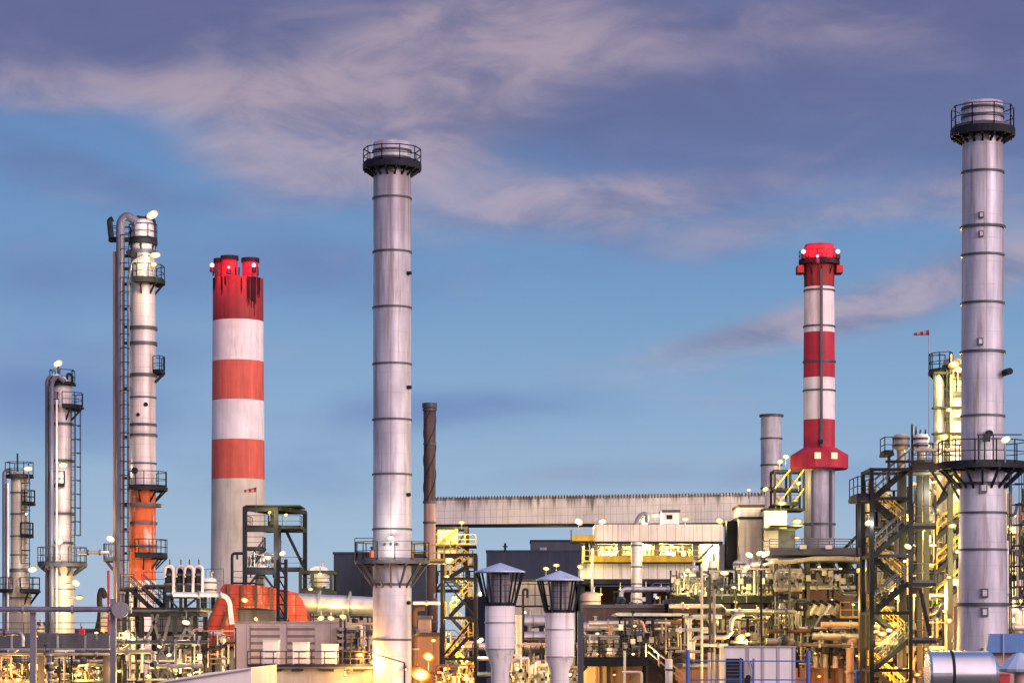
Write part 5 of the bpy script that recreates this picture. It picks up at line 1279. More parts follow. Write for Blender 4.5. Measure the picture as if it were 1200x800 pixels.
# ================================================================== air cooler deck
d = 165
t = thing('air_cooler', 'long grey air cooler deck with pale underside right of slender chimney', 'air cooler', (X(960, d), d, 0))
xa, xb = X(902, d), X(1016, d)
q = MB(); q.box(xa, xb, d, d + 7, Z(650, d), Z(644, d)); dk = q.build('deck', M_['steel'], t)
q = MB(); q.rail([(xa, d + .1, Z(644, d)), (xb, d + .1, Z(644, d))], .75, 1.2, .06); q.build('railing', M_['steel'], dk); q = MB(); q.rail([(xa, d + 6.9, Z(643, d)), (xb, d + 6.9, Z(643, d))], .8, 1.6, .06); q.build('railing', M_['steel'], dk)
q = MB()
pl = [(904, 657), (925, 656), (950, 652.5), (985, 652), (1012, 654), (1012, 658.5), (985, 656.5), (950, 657), (925, 660), (904, 660)]
q.prism([(X(a, d), Z(b_, d)) for a, b_ in pl], d - 1.4, d + 6); q.build('apron', M_['clad_warm'], t)
for px in (909, 946, 1006):
    q = MB(); q.box(X(px, d) - .14, X(px, d) + .14, d - .3, d - .02, 0, Z(660, d)); q.build('leg', M_['steel'], t)
for i, px in enumerate((930, 950, 970, 990)):
    q = MB(); q.cyl(P(px, 659, d + 2.5), P(px, 668, d + 2.5), S(9, d), S(7, d), 24); f = q.build('fan_cowl', M_['dark'], t)
    q = MB(); q.cyl(P(px, 668, d + 2.5), P(px, 676, d + 2.5), .3, n=10); q.build('fan_motor', M_['galv'], f)
for px in (916, 936, 956, 976, 996): brace(t, P(px, 660, d + .1), P(px + 8, 672, d + .1), 'steel', .12)
q = MB(); q.bar(P(988, 644, d + 1), P(1008, 624, d + 1), .2); q.bar(P(1006, 644, d + 1), P(1006, 622, d + 1), .2); solo(q, 'lifting_jib', 'dark slanted jib on the right end of air cooler deck', 'jib', M_['dark'])
for px in (941, 971): 
    q = MB(); c = P(px, 641, d - .1); q.box(c.x - .22, c.x + .22, c.y - .2, c.y, c.z - .12, c.z + .16); solo(q, 'junction_box', f'pale junction box on the air cooler rail, {"left" if px < 950 else "right"} one', 'box', M_['white'])
pipe('slim pale level pipe below the air cooler fans', [(935, 688, d), (1010, 688, d)], .12, 'white', (.3, .8))
building('rust brown panel house below the air cooler fans', 934, 1000, 690, d + 5, 5, 'rust', 'panel_house', 'building')
for i in range(5):
    px = 942 + i * 9; o = thing('sloped_motor', f'tilted grey motor cylinder, {("first", "second", "third", "fourth", "fifth")[i]} from left below the brown panel house', 'motor', P(px, 722, d), 'tilted motors in a row')
    q = MB(); a, b_ = P(px - 3, 720, d), P(px + 4.5, 708, d); q.cyl(a, b_, .28, n=14); q.build('body', M_['silver' if i % 2 else 'clad_warm'], o)
    q = MB(); v = (b_ - a).normalized(); q.cyl(b_, b_ + v * .2, .35, n=14); q.build('end_cap', M_['dark'], o); q = MB(); q.box(a.x - .1, a.x + .25, a.y - .1, a.y + .1, Z(724, d), a.z); q.build('foot', M_['dark'], o)
t = thing('motor_deck', 'dark deck under the tilted motors', 'platform', (X(970, d), d, 0))
deck(t, X(932, d), X(1014, d), d - .6, d + 5, Z(724, d), 'dark', 'dark', '', th=.5)
q = MB(); q.rail([P(985, 724, d - .5), P(1014, 724, d - .5)], 1.1, .9, .06); q.build('railing', M_['yellow'], t)
for px in (936, 974, 1010):
    q = MB(); q.box(X(px, d) - .16, X(px, d) + .16, d, d + .32, 0, Z(732, d)); q.build('post', M_['dark'], t)
d = 160
pipe('beige level pipe under the dark motor deck', [(962, 731.5, d), (1020, 731.5, d)], .19, 'pink', (.2, .6))
pipe('long tan level pipe low beneath the motor deck', [(952, 745, d), (1020, 747, d)], .24, 'clad_warm', (.15, .5, .55))
pipe('dark thin level pipe left of the motor deck', [(900, 739, d), (950, 739, d)], .14, 'rust', (.4,))
pipe('tan level pipe left of the long tan pipe, near container', [(898, 751, d - 2), (930, 751, d - 2)], .2, 'clad_warm', (.5,), (.7,))
pipe('peach upright pipe beneath the motor deck', [(996, 805, d), (996, 750, d), (1003, 750, d)], .26, 'pink', (.3,))
for i, px in enumerate((956, 967, 979, 986)):
    pipe(f'short {("pale", "tan", "white", "rusty")[i]} upright stub under the motor deck', [(px, 782, d + 1), (px, 752 + i * 2, d + 1)], .18, ('galv', 'clad_warm', 'white', 'rust')[i], (.5,), (.75,))
t = thing('panelled_wall', 'peach panelled low wall with upright posts right of container', 'wall', (X(968, d), d + 2, 0))
q = MB(); q.box(X(934, d), X(1002, d), d + 2, d + 2.4, 0, Z(783, d)); q.build('panel', M_['terra'], t)
for px in (950, 972, 990):
    q = MB(); q.box(X(px, d) - .13, X(px, d) + .13, d + 1.8, d + 1.997, 0, Z(779, d)); q.build('post', M_['pink'], t)
t = thing('blue_bin', 'small blue canister beside the peach upright pipe', 'canister', (X(1006, 150), 150, Z(805, 150)))
q = MB(); q.lathe(X(1007, 150), 150, [(.01, Z(805, 150)), (.22, Z(805, 150)), (.24, Z(789, 150)), (.12, Z(786, 150)), (.01, Z(786, 150))], 16); q.build('body', M_['blue'], t)
q = MB(); q.cyl(P(1007, 787, 150), P(1007, 784.5, 150), .3, n=16); q.build('lid', M_['bluesheet'], t)
q = MB(); q.bar((X(1007, 150), 150, 0), (X(1007, 150), 150, Z(805, 150)), .2); q.build('stand', M_['dark'], t)
for px, py, c, w, r, lb in ((1010, 684, 'w', 1400, 3.8, 'slanted bright lamp at the right of brown panel house'), (960, 664, 'y', 700, 1.8, 'small lamp among the air cooler fans, left'), (985, 666, 'y', 900, 1.8, 'small lamp among the air cooler fans, right'), (1000, 708, 'y', 1200, 1.8, 'small yellow lamp by the motor deck railing'), (975, 702, 'o', 900, 1.4, 'small orange lamp on the brown panel house'), (1004, 768, 'o', 450, 1.5, 'small orange lamp low beside the peach upright pipe'), (955, 765, 'o', 450, 1.5, 'small orange lamp above the peach panelled wall')):
    lamp(px, py, 159, lb, c, w, r, ('back', 1.2))
manifold('tan manifold hung under the air cooler, left', 908, 940, 664, 690, 163, 7, 'clad_warm', 'galv', 71)
manifold('dark manifold hung under the air cooler, middle', 940, 972, 664, 684, 166, 7, 'steel', 'clad_warm', 72)
manifold('dark manifold hung under the air cooler, right', 974, 1006, 666, 690, 166, 6, 'steel', 'galv', 73)
manifold('rusty manifold above the peach panelled wall', 936, 1000, 752, 782, 164, 9, 'pink', 'rust', 74)

# ================================================================== centre process structure
d = 172
t = thing('process_structure', 'dark open process structure of stacked decks right of centre', 'structure', (X(845, d), d, 0))
zs = [Z(p, d) for p in (800, 757, 718, 702)]
posts_beams(t, [X(p, d) for p in (786, 826, 866, 906)], [d, d + 5], zs, 'dark', .28, .26)
deck(t, X(784, d), X(910, d), d - .5, d + 5.5, Z(701, d), 'dark', 'dark', 'f', 1.1, .3)
deck(t, X(784, d), X(910, d), d - .2, d + 5.2, Z(718, d), 'rust', 'dark', '', 1.1, .2)
deck(t, X(786, d), X(826, d), d - .2, d + 5.2, Z(757, d), 'dark', 'steel', 'f', 1.1, .2)
brace(t, P(786, 757, d - .1), P(826, 720, d - .1), 'dark', .12); brace(t, P(866, 757, d - .1), P(906, 720, d - .1), 'dark', .12)
# white valves and drums on top deck
ft = Z(701, d)
for i, (cx, yt, yb, hw, m, lb) in enumerate(((835, 656, 690, 5, 'white', 'white cone-topped drum on the top process deck'), (866, 656, 672, 7, 'clad', 'pale round drum on the top process deck'), (880, 660, 688, 4.5, 'white', 'white slim drum right of pale round drum'), (812, 664, 692, 4, 'clad_warm', 'tan slim drum at the left of top process deck'), (902, 684, 699, 3.5, 'redbit', 'short crimson cylinder on the top process deck'), (919, 684, 702, 8, 'pink', 'peach box-like drum at the right of top process deck'), (795, 680, 699, 5, 'galv', 'grey drum at the far left of top process deck'))):
    drum(lb, cx, d + 1.5 + (i % 3) * .8, yt, yb, hw, m, 'process_drum', 'vessel', foot=ft)
manifold('grey manifold on the top process deck, left', 790, 826, 668, 697, d + .8, 8, 'galv', 'white', 81, .08)
manifold('grey manifold on the top process deck, middle', 828, 862, 664, 697, d + .5, 8, 'galv', 'steel', 82, .08)
manifold('white manifold on the top process deck, right', 864, 906, 658, 696, d + .4, 10, 'white', 'steel', 83, .08)
manifold('white looping manifold above the crimson cylinder', 886, 930, 656, 684, d + 3, 9, 'white', 'galv', 84, .09)
hvessel('pale horizontal exchanger on the top process deck', 846, 898, d + 3, 690, 5, 'silver', ft)
pipe('white pipe loop over the top process deck', [(872, 690, d - .2), (872, 664, d - .2), (892, 660, d - .2), (900, 664, d - .2), (900, 676, d - .2)], .2, 'white', (.2, .5), (.75,))
pipe('thin pale pipe arching over the process deck drums', [(806, 700, d - .3), (806, 672, d - .3), (826, 672, d - .3), (826, 700, d - .3)], .12, 'white', (.5,))
for px, py, c, w, r, lb in ((849, 671, 'w', 600, 4.2, 'brightest lamp among the white process deck valves'), (878, 650, 'w', 600, 4.2, 'slanted white lamp above the process deck, left part'), (890, 648, 'w', 500, 3.6, 'slanted white lamp above the process deck, right part'), (806, 668, 'y', 600, 2.6, 'yellow lamp on the left of top process deck'), (846, 690, 'y', 500, 1.8, 'small yellow lamp on the top process deck'), (875, 694, 'y', 500, 1.5, 'tiny yellow lamp at the right of top process deck'), (862, 705, 'y', 1300, 2.2, 'yellow strip-like lamp below the top process deck'), (820, 692, 'y', 400, 1.5, 'tiny yellow lamp at the left of top process deck')):
    lamp(px, py, d - 1.3, lb, c, w, r, ('down', .7))
lamp(868, 747, 160, 'big slanted yellow floodlight above the white container', 'y', 2000, 5.6, ('back', 1.2))
lamp(876, 743, 161, 'second yellow floodlight above the white container', 'y', 1200, 3.4, ('back', 1.2))
# pipes in front of it
d = 160
pipe('white pipe elbowing down at the left of process structure', [(846, 722, d), (808, 722, d), (808, 770, d)], S(2.5, d), 'white', (.18, .45), bend=.4)
pipe('pinkish S-bent pipe below the white elbowing pipe', [(812, 772, d - 1), (812, 746.5, d - 1), (855, 746.5, d - 1), (858, 722, d - 1), (872, 719, d - 1)], S(2.5, d), 'clad', (.2, .45, .7), bend=.45)
pipe('short level pale pipe crossing the white elbowing pipe', [(792, 737.5, d - .6), (829, 737.5, d - .6)], .11, 'white', (.3, .8))
pipe('short level cream pipe above the white container', [(824, 755.5, d - 2), (853, 755.5, d - 2)], .11, 'white', (.6,))
pipe('level cream pipe with flanges left of the slanted yellow floodlight', [(792, 763, d - 2), (822, 763, d - 2)], .1, 'clad_warm', (.4,))
for i, px in enumerate((831, 836, 841, 846)):
    pipe(f'{("first", "second", "third", "fourth")[i]} of four thin upright pipes left of container', [(px, 800, d - 4), (px, 764 + (i > 1) * 2, d - 4)], .09, ('white', 'white', 'clad_warm', 'clad_warm')[i])
for i, (px, yt, yb, m) in enumerate(((822.5, 665, 720, 'white'), (832, 672, 764, 'steel'), (837, 690, 764, 'galv'), (892, 668, 755, 'dark'), (925, 660, 800, 'steel'))):
    q = MB(); q.cyl(P(px, yb, 158 if px < 900 else 162), P(px, yt, 158 if px < 900 else 162), .08, n=6); q.cyl(P(px, yb, 158 if px < 900 else 162), Vector((X(px, 158 if px < 900 else 162), 158 if px < 900 else 162, 0)), .08, n=6)
    solo(q, 'standpipe', ('tall thin white standpipe before the process structure', 'tall thin grey standpipe right of the white one', 'short thin grey standpipe before process structure', 'thin black standpipe above the container', 'thin grey standpipe left of air cooler legs')[i], 'standpipe', M_[m])
hvessel('dark shell exchanger behind the S-bent pipe', 818, 856, 168, 734, 7, 'steel', Z(756, 172))
manifold('rusty manifold below the second process deck, left', 790, 826, 722, 754, 168, 7, 'galv', 'rust', 85)
manifold('tan manifold below the second process deck, right', 862, 908, 722, 754, 170, 9, 'clad_warm', 'rust', 86)
manifold('grey manifold beside the slanted yellow floodlight', 896, 932, 716, 752, 166, 7, 'galv', 'steel', 87)
drum('peach drum behind the slanted yellow floodlight', 884, 170, 726, 752, 6, 'pink')
building('dim brown backing house behind the process structure', 784, 934, 706, 184, 6, 'rust', 'process_house', 'building')
building('terracotta low wall house left of container', 796, 850, 782, 165, 4, 'terra', 'low_house', 'building')
for i, (py, m, w) in enumerate(((768, 'rust', 'rusty'), (774, 'steel', 'grey'), (780, 'clad_warm', 'tan'))):
    pipe(f'{w} level pipe in the stack of three left of container', [(800, py, 162), (832, py, 162)], .14, m, (.4,))
for px, py, c, w, lb in ((810, 756, 'o', 900, 'small orange lamp under the lowest process deck'), (838, 728, 'y', 700, 'small yellow lamp inside the process structure'), (900, 730, 'o', 700, 'small orange lamp right of peach drum'), (806, 712, 'o', 800, 'small orange lamp between the process decks, left'), (888, 712, 'y', 900, 'small yellow lamp between the process decks, right')):
    lamp(px, py, 166, lb, c, w, 1.4, ('back', .7))

# container and blue railing
d = 120
t = thing('white_container', 'white panelled container with dark louvre and blue-tinted side', 'container', (X(890, d), d, 0))
q = MB(); q.box(X(849, d), X(932, d), d, d + 3, 0, Z(758, d)); q.build('body', M_['white'], t)
q = MB(); q.box(X(848, d), X(933, d), d - .1, d + 3.1, Z(758, d) + .003, Z(756.5, d)); q.build('roof_edge', M_['galv'], t)
q = MB(); q.box(X(851, d), X(871, d), d - .06, d - .003, Z(800, d), Z(771, d)); lv = q.build('louvre', M_['dark'], t)
for i in range(7):
    q = MB(); q.box(X(852, d), X(870, d), d - .12, d - .063, Z(774.6 + i * 4, d), Z(773.6 + i * 4, d)); q.build('louvre_blade', M_['steel'], lv)
for px in (876, 894, 912, 930):
    q = MB(); q.box(X(px, d) - .07, X(px, d) + .07, d - .05, d - .003, 0, Z(758.4, d)); q.build('upright', M_['lilac'], t)
q = MB(); q.box(X(872, d), X(874, d), d - .09, d - .003, Z(800, d), Z(775, d)); q.build('side_trim', M_['galv'], t)
q = MB(); q.tube([P(880, 774, d - .15), P(883, 785, d - .15), P(881, 799, d - .15)], .05, 6); q.build('hose', M_['galv'], t)
d = 115
t = thing('blue_railing', 'blue painted pipe railing with tall posts before the container', 'railing', (X(870, d), d, Z(820, d)))
for px, yt in ((806, 761), (947, 762), (868, 770), (883, 771)):
    q = MB(); q.cyl(P(px, 825, d), P(px, yt, d), .1 if px in (806, 947) else .05, n=8); q.build('post', M_['blue'], t)
for y, x0, x1 in ((774, 806, 947), (796, 806, 947)):
    q = MB(); q.cyl(P(x0, y, d), P(x1, y, d), .035, n=6); q.build('rail', M_['blue'], t)
q = MB(); q.box(X(795, d), X(960, d), d - .2, d + 1.5, Z(828, d), Z(824, d)); q.build('deck', M_['steel'], t)
q = MB(); q.box(X(872, d - 1), X(879, d - 1), d - 1.2, d - .8, Z(812, d), Z(793, d)); q.ball(P(877, 793, d - 1), .13, 10); solo(q, 'valve_box', 'small black valve box before the container louvre', 'box', M_['dark'])

# ================================================================== rack under boiler house (x 690-800)
d = 170
t = thing('canopy_rack', 'pipe rack roofed by a thin dark slab below boiler house', 'pipe rack', (X(760, d), d, 0))
posts_beams(t, [X(p, d) for p in (728, 756, 783, 806)], [d, d + 5], [Z(p, d) for p in (800, 768, 745, 732)], 'steel', .26, .22)
q = MB(); q.prism([(X(720, d), Z(719.5, d)), (X(724, d), Z(717.5, d)), (X(806, d), Z(718.5, d)), (X(806, d), Z(721.5, d)), (X(724, d), Z(721.5, d))], d - 1, d + 6); q.build('canopy_slab', M_['hat'], t)
q = MB(); q.box(X(722, d), X(806, d), d - .8, d + 5.8, Z(723, d), Z(721.6, d)); q.build('canopy_beam', M_['dark'], t)
for px in (728, 756, 783, 806):
    q = MB(); q.box(X(px, d) - .1, X(px, d) + .1, d + .2, d + .4, Z(732, d), Z(722.8, d)); q.build('post', M_['dark'], t)
lst = [(730, 'silver', .2, 690, 804, 'silver', 'topmost'), (737, 'white', .12, 716, 804, 'thin white', 'second'), (742, 'blue', .12, 726, 804, 'thin blue', 'third'), (752, 'clad', .2, 688, 730, 'pale pink', 'fourth, left-hand'), (758, 'galv', .14, 740, 800, 'thin grey', 'fifth'), (764, 'rust', .2, 700, 770, 'rusty', 'lowest')]
for py, m, r, x0, x1, w, o in lst: pipe(f'{w} level pipe on the slab-roofed rack, {o} of its pipes', [(x0, py, d - 1), (x1, py, d - 1)], r, m, (.2, .7), (.45,))
pipe('pink upright pipe left of the slab-roofed rack', [(716, 775, d - 2), (716, 732, d - 2)], S(3.2, d), 'pink', (.3, .8))
pipe('white bent pipe inside the slab-roofed rack', [(764, 758, d - 1.5), (764, 745, d - 1.5), (772, 738, d - 1.5), (778, 738, d - 1.5)], .2, 'white', (.4,))
pipe('tan upright pipe behind the pink one', [(683, 790, d - 2), (683, 740, d - 2)], .25, 'clad_warm', (.5,))
manifold('dark manifold inside the slab-roofed rack, left', 728, 756, 724, 766, d + 2, 7, 'steel', 'galv', 91)
manifold('grey manifold inside the slab-roofed rack, middle', 756, 784, 724, 766, d + 2, 7, 'galv', 'clad_warm', 92)
manifold('dark manifold inside the slab-roofed rack, right', 784, 806, 726, 766, d + 2, 6, 'steel', 'clad_warm', 93)
manifold('tan manifold left of the slab-roofed rack', 688, 728, 740, 770, d - 1, 8, 'clad_warm', 'galv', 94)
building('dim brown backing house behind slab-roofed rack', 686, 812, 712, 190, 6, 'brown', 'process_house', 'building')
d = 158
t = thing('long_platform', 'dark railed platform with a stair below the slab-roofed rack', 'platform', (X(725, d), d, 0))
deck(t, X(674, d), X(760, d), d, d + 4, Z(772, d), 'dark', 'dark', 'fl', 1.0, .45)
flight(t, P(802, 808, d + .2), P(758, 771, d + .2), 1.0, 'dark', 'pink')
for px in (680, 714, 756):
    q = MB(); q.box(X(px, d) - .13, X(px, d) + .13, d + 1, d + 1.26, 0, Z(780, d)); q.build('post', M_['dark'], t)
brace(t, P(676, 792, d + .4), P(688, 780, d + .4), 'dark', .2)
t = thing('panelled_wall', 'peach panelled low wall with upright posts under the long platform', 'wall', (X(715, d), d + 4, 0))
q = MB(); q.box(X(684, d), X(756, d), d + 3, d + 3.4, 0, Z(781, d)); q.build('panel', M_['pink'], t)
for px in (702, 718, 738):
    q = MB(); q.box(X(px, d) - .13, X(px, d) + .13, d + 2.8, d + 2.997, 0, Z(781.2, d)); q.build('post', M_['terra'], t)
drum('white slim drum at the foot of long platform stair', 784, 150, 771, 815, 4.2, 'white')
pipe('thin pale tee pipe in front of the long platform', [(732, 800, 156), (732, 762, 156)], .08, 'white'); pipe('thin pale level pipe below the long platform', [(729, 787, 156), (752, 787, 156), (752, 806, 156)], .08, 'white')
for px, py, c, w, r, lb in ((704, 696, 'y', 1200, 2.0, 'yellow lamp beside the rusty pink drum'), (727, 690, 'y', 1300, 1.6, 'small yellow lamp under the boiler house slab, left'), (757, 689, 'y', 1500, 2.0, 'small yellow lamp under the boiler house slab, middle'), (775, 690, 'y', 1500, 2.2, 'small yellow lamp under the boiler house slab, right'), (800, 690, 'y', 900, 1.8, 'small lamp at the left edge of process structure top')):
    lamp(px, py, 250 if px < 790 else 170, lb, c, w, r, ('up', .7))
for px, py, c, w, r, lb in ((742, 766, 'w', 900, 1.8, 'tiny white lamp above the long platform'), (768, 763, 'w', 900, 1.8, 'tiny white lamp beside the stair of long platform'), (744, 733, 'y', 900, 1.8, 'tiny yellow lamp under the thin dark slab'), (757, 762, 'y', 700, 1.4, 'tiny yellow lamp in the slab-roofed rack'), (700, 766, 'o', 700, 1.4, 'tiny orange lamp on the long platform, left'), (720, 790, 'o', 180, 1.6, 'small orange lamp under the long platform')):
    lamp(px, py, 160 if px != 720 else 159.5, lb, c, w, r, ('back', .7))

for a in (('dark instrument rack at the bottom left corner', 0, 36, 768, 800, 174, 6, 6, 201), ('dark instrument rack under the left girder bridge, middle', 42, 84, 766, 800, 174, 7, 6, 202), ('dark instrument rack beneath the braced platform, left', 136, 168, 724, 800, 173, 6, 8, 203),
          ('dark instrument rack beneath the braced platform, right', 205, 238, 740, 798, 173, 6, 7, 204), ('thin-lined rack between slanted canopies and terrace end', 404, 438, 726, 778, 180, 7, 7, 205),
          ('thin-lined rack behind the stair tower foot', 516, 560, 735, 800, 182, 9, 9, 206), ('thin-lined rack between the two hatted silos', 602, 644, 752, 800, 168, 8, 8, 207), ('thin-lined rack right of right hatted silo', 684, 726, 742, 774, 164, 8, 7, 208),
          ('dark rack of small lines in slab-roofed rack, left', 726, 764, 724, 768, 167, 9, 8, 209), ('dark rack of small lines in slab-roofed rack, right', 766, 804, 724, 768, 167, 9, 8, 210),
          ('dark rack of small lines on the top process deck, left', 786, 830, 668, 698, 170, 10, 6, 211), ('dark rack of small lines on the top process deck, right', 862, 908, 664, 698, 170.6, 10, 6, 212),
          ('dark rack of small lines below the second process deck, left', 800, 850, 720, 756, 164, 10, 8, 213), ('dark rack of small lines below the second process deck, right', 856, 904, 720, 756, 165, 11, 8, 214),
          ('dark rack of small lines beside air cooler leg', 906, 944, 690, 754, 163, 9, 10, 215), ('dark rack of small lines under the air cooler fans', 944, 1004, 664, 690, 163, 12, 6, 216), ('dark rack of small lines under the motor deck, left', 936, 972, 734, 782, 162, 9, 8, 217), ('dark rack of small lines under the motor deck, right', 972, 1012, 734, 784, 161, 9, 8, 218),
          ('dark rack of small lines behind zigzag stair tower, top', 1024, 1064, 570, 630, 142, 8, 8, 219), ('dark rack of small lines behind zigzag stair tower, middle', 1024, 1064, 640, 710, 142, 8, 9, 220), ('dark rack of small lines behind zigzag stair tower, foot', 1024, 1064, 735, 800, 142, 8, 9, 221),
          ('dark rack of small lines right of zigzag stair tower, upper', 1068, 1096, 580, 680, 142, 7, 11, 222), ('dark rack of small lines right of zigzag stair tower, lower', 1068, 1112, 690, 800, 142, 8, 12, 223), ('dark rack of small lines at the right edge', 1179, 1204, 600, 735, 160, 7, 13, 224),
          ('dark rack of small lines beneath the two-tier boiler house', 720, 786, 692, 716, 240, 9, 4, 225)):
    pipe_tree(*a)

runs = [('long silver pipe running level behind the pair of hatted silos', [(520, 757, 190), (690, 757, 190)], .3, 'silver'), ('long dark pipe running level behind the hatted silo stems', [(516, 790, 178), (690, 790, 178)], .22, 'steel'),
        ('thin pink pipe stepping down behind the hatted silos', [(560, 771, 176), (628, 771, 176), (628, 783, 176), (690, 783, 176)], .14, 'pink'), ('long cream pipe stepping across the braced platform foot', [(136, 763, 171), (180, 763, 171), (180, 780, 171), (238, 780, 171)], .16, 'clad_warm'),
        ('dark pipe along the front of braced platform foot', [(132, 752, 171.5), (244, 752, 171.5)], .14, 'steel'), ('long silver pipe stepping under the top process deck', [(784, 710, 168), (846, 710, 168), (846, 716, 168), (912, 716, 168)], .16, 'silver'),
        ('long rusty pipe level below the second process deck', [(786, 729, 166), (930, 729, 166)], .16, 'rust'), ('long grey pipe stepping below the air cooler legs', [(906, 716, 161), (934, 716, 161), (934, 736, 161), (1014, 736, 161)], .13, 'galv'),
        ('long dark pipe level above the container roof', [(856, 752, 159), (1014, 757, 159)], .12, 'steel'), ('long silver pipe level behind tallest stack foot', [(1070, 735, 146), (1200, 735, 146)], .2, 'silver'),
        ('long pale pipe rising behind the rusty drum to boiler house', [(688, 748, 200), (728, 748, 200), (728, 690, 200), (800, 690, 200)], .2, 'silver'), ('thin cream pipe level along the girder bridge leg tops', [(-20, 766, 171), (128, 766, 171)], .1, 'clad_warm'),
        ('dark pipe dropping from girder bridge to the bottom left', [(58, 762, 171), (58, 800, 171)], .2, 'steel'), ('silver pipe bending beneath the louvred house corner', [(238, 742, 186), (262, 742, 186), (262, 786, 186)], .2, 'silver')]
for lb, pts, r, m in runs: pipe(lb, pts, r, m, (.12, .38, .66, .9), (.5,))
for i, (x0, x1, py, dd, lb) in enumerate(((598, 646, 764, 186, 'dark railed walkway behind the hatted silo stems'), (136, 240, 742, 180, 'dark railed walkway behind the crossed braces'), (686, 724, 757, 176, 'dark railed walkway left of slab-roofed rack'), (1026, 1100, 772, 143, 'dark railed walkway low behind zigzag stair tower'), (-20, 126, 781, 181, 'dark railed walkway under the girder bridge'))):
    t = thing('walkway', lb, 'walkway', ((X(x0, dd) + X(x1, dd)) / 2, dd, 0)); deck(t, X(x0, dd), X(x1, dd), dd, dd + 1.2, Z(py, dd), 'dark', 'dark', 'fb')
    for px in (x0 + 3, x1 - 3):
        q = MB(); q.box(X(px, dd) - .1, X(px, dd) + .1, dd + .5, dd + .7, 0, Z(py, dd) - .163); q.build('post', M_['dark'], t)
for a in (('thin-lined rack in front of the sloping red chute', 238, 276, 735, 782, 184, 8, 7, 231), ('thin-lined rack beneath the fat pale flue pipe', 364, 436, 714, 732, 209, 9, 4, 232), ('thin-lined rack on the ledge right of brown stack', 508, 556, 664, 690, 282, 6, 4, 233), ('thin-lined rack left of zigzag stair tower', 1004, 1022, 590, 640, 140, 4, 6, 234), ('thin-lined rack before the cream process house', 1096, 1128, 596, 690, 147, 7, 8, 235)):
    pipe_tree(*a)
for px, py, dd, c, w, r, lb in ((548, 776, 178, 'y', 1500, 3.2, 'added yellow lamp low right of the stair tower'), (515, 800, 170, 'o', 3000, 5, 'added orange lamp at the very bottom, right of dazzling floodlight'), (600, 760, 184, 'y', 1200, 2.6, 'yellow lamp behind the left hatted silo cone'), (668, 790, 160, 'y', 1400, 2.6, 'yellow lamp low right of right hatted silo stem'), (236, 775, 183, 'o', 1500, 3.4, 'orange lamp below the sloping red chute'), (222, 790, 173, 'y', 1200, 2.6, 'yellow lamp right of crossed braces, near the roof edge'),  # lamps near the dazzling floodlight are added to widen its glow
                                (50, 778, 176, 'y', 1300, 2.8, 'yellow lamp in the middle of the dim rack at left'), (92, 790, 176, 'y', 1300, 2.6, 'yellow lamp low under the girder bridge right half'), (790, 740, 168, 'y', 1000, 2.0, 'yellow lamp left of the white elbowing pipe'), (920, 705, 166, 'y', 1300, 2.6, 'yellow lamp beside the first air cooler leg'), (950, 735, 164, 'y', 1200, 2.2, 'yellow lamp under the dark motor deck'), (1050, 700, 141, 'y', 1500, 3.0, 'yellow lamp in the middle of zigzag stair tower'),
                                (1078, 625, 141, 'y', 1500, 2.8, 'yellow lamp beside the right drum stem'), (1088, 700, 142, 'y', 1500, 2.8, 'yellow lamp right of the zigzag stair tower, low'), (1187, 705, 166, 'y', 1800, 3.2, 'yellow lamp behind the white hooped pipe'), (458, 630, 147.5, 'w', 1500, 3.6, 'bright floodlight mounted on the front of left-centre stack above its platform'), (1112, 480, 145, 'y', 2000, 3.2, 'yellow lamp midway up the half hidden right column')):
    lamp(px, py, dd, lb, c, w, r, ('back', .9))

drum('wide tan vessel between the pale drum stems and rear stair', 1078, 147, 585, 720, 14, 'clad_warm')
drum('slim grey vessel left of the pale drum stems', 1037, 147, 575, 680, 8, 'midgrey')
for a in (('grey equipment cluster inside boiler house floor, left', 690, 722, 640, 656, 272, 5, 4, 241), ('grey equipment cluster inside boiler house floor, middle', 730, 764, 640, 656, 272, 5, 4, 242), ('grey equipment cluster inside boiler house floor, right', 768, 812, 640, 656, 272, 6, 4, 243)):
    pipe_tree(*a)
drum('squat grey tank inside boiler house floor', 785, 272.5, 643, 657, 7, 'pipeblue', foot=Z(658, 270)); drum('squat tan tank inside boiler house floor', 713, 272.5, 645, 657, 5, 'pink', foot=Z(658, 270))
for px, py, dd, c, w, r, lb in ((22, 796, 173, 'o', 1800, 4.2, 'added orange lamp in the very bottom left corner'), (66, 782, 176, 'o', 1200, 3.0, 'added orange lamp under the middle of girder bridge'), (140, 786, 174, 'o', 1000, 2.6, 'added orange lamp left of crossed braces foot'), (475, 784, 148, 'o', 500, 3.0, 'added orange lamp against the right side of left-centre stack'), (545, 795, 172, 'o', 1500, 3.4, 'added orange lamp low between stair tower and silos'), (508, 750, 180, 'o', 1500, 3.0, 'added orange lamp on the furnace house front'),  # fill lamps added for orange glow low down and light between racks
                                (532, 700, 178, 'y', 1500, 3.0, 'added yellow lamp in the middle of yellow-railed stair tower'), (405, 790, 148.5, 'o', 500, 2.6, 'added orange lamp on the terrace wall'), (960, 792, 158, 'o', 700, 2.2, 'added orange lamp on the peach panelled wall'), (1075, 790, 138, 'o', 1600, 3.2, 'added orange lamp low right of zigzag stair tower'), (1040, 770, 138, 'o', 1200, 2.6, 'added orange lamp inside the foot of zigzag stair tower'),
                                (700, 742, 166, 'y', 1000, 2.2, 'added yellow lamp left of the pink upright pipe'), (845, 775, 158, 'o', 900, 2.0, 'added orange lamp behind the four thin upright pipes'), (770, 700, 255, 'y', 2500, 2.2, 'added yellow lamp above the thin dark slab'), (860, 688, 170, 'y', 700, 2.6, 'added yellow lamp in the middle of top process deck')):
    lamp(px, py, dd, lb, c, w, r, ('back', .9))

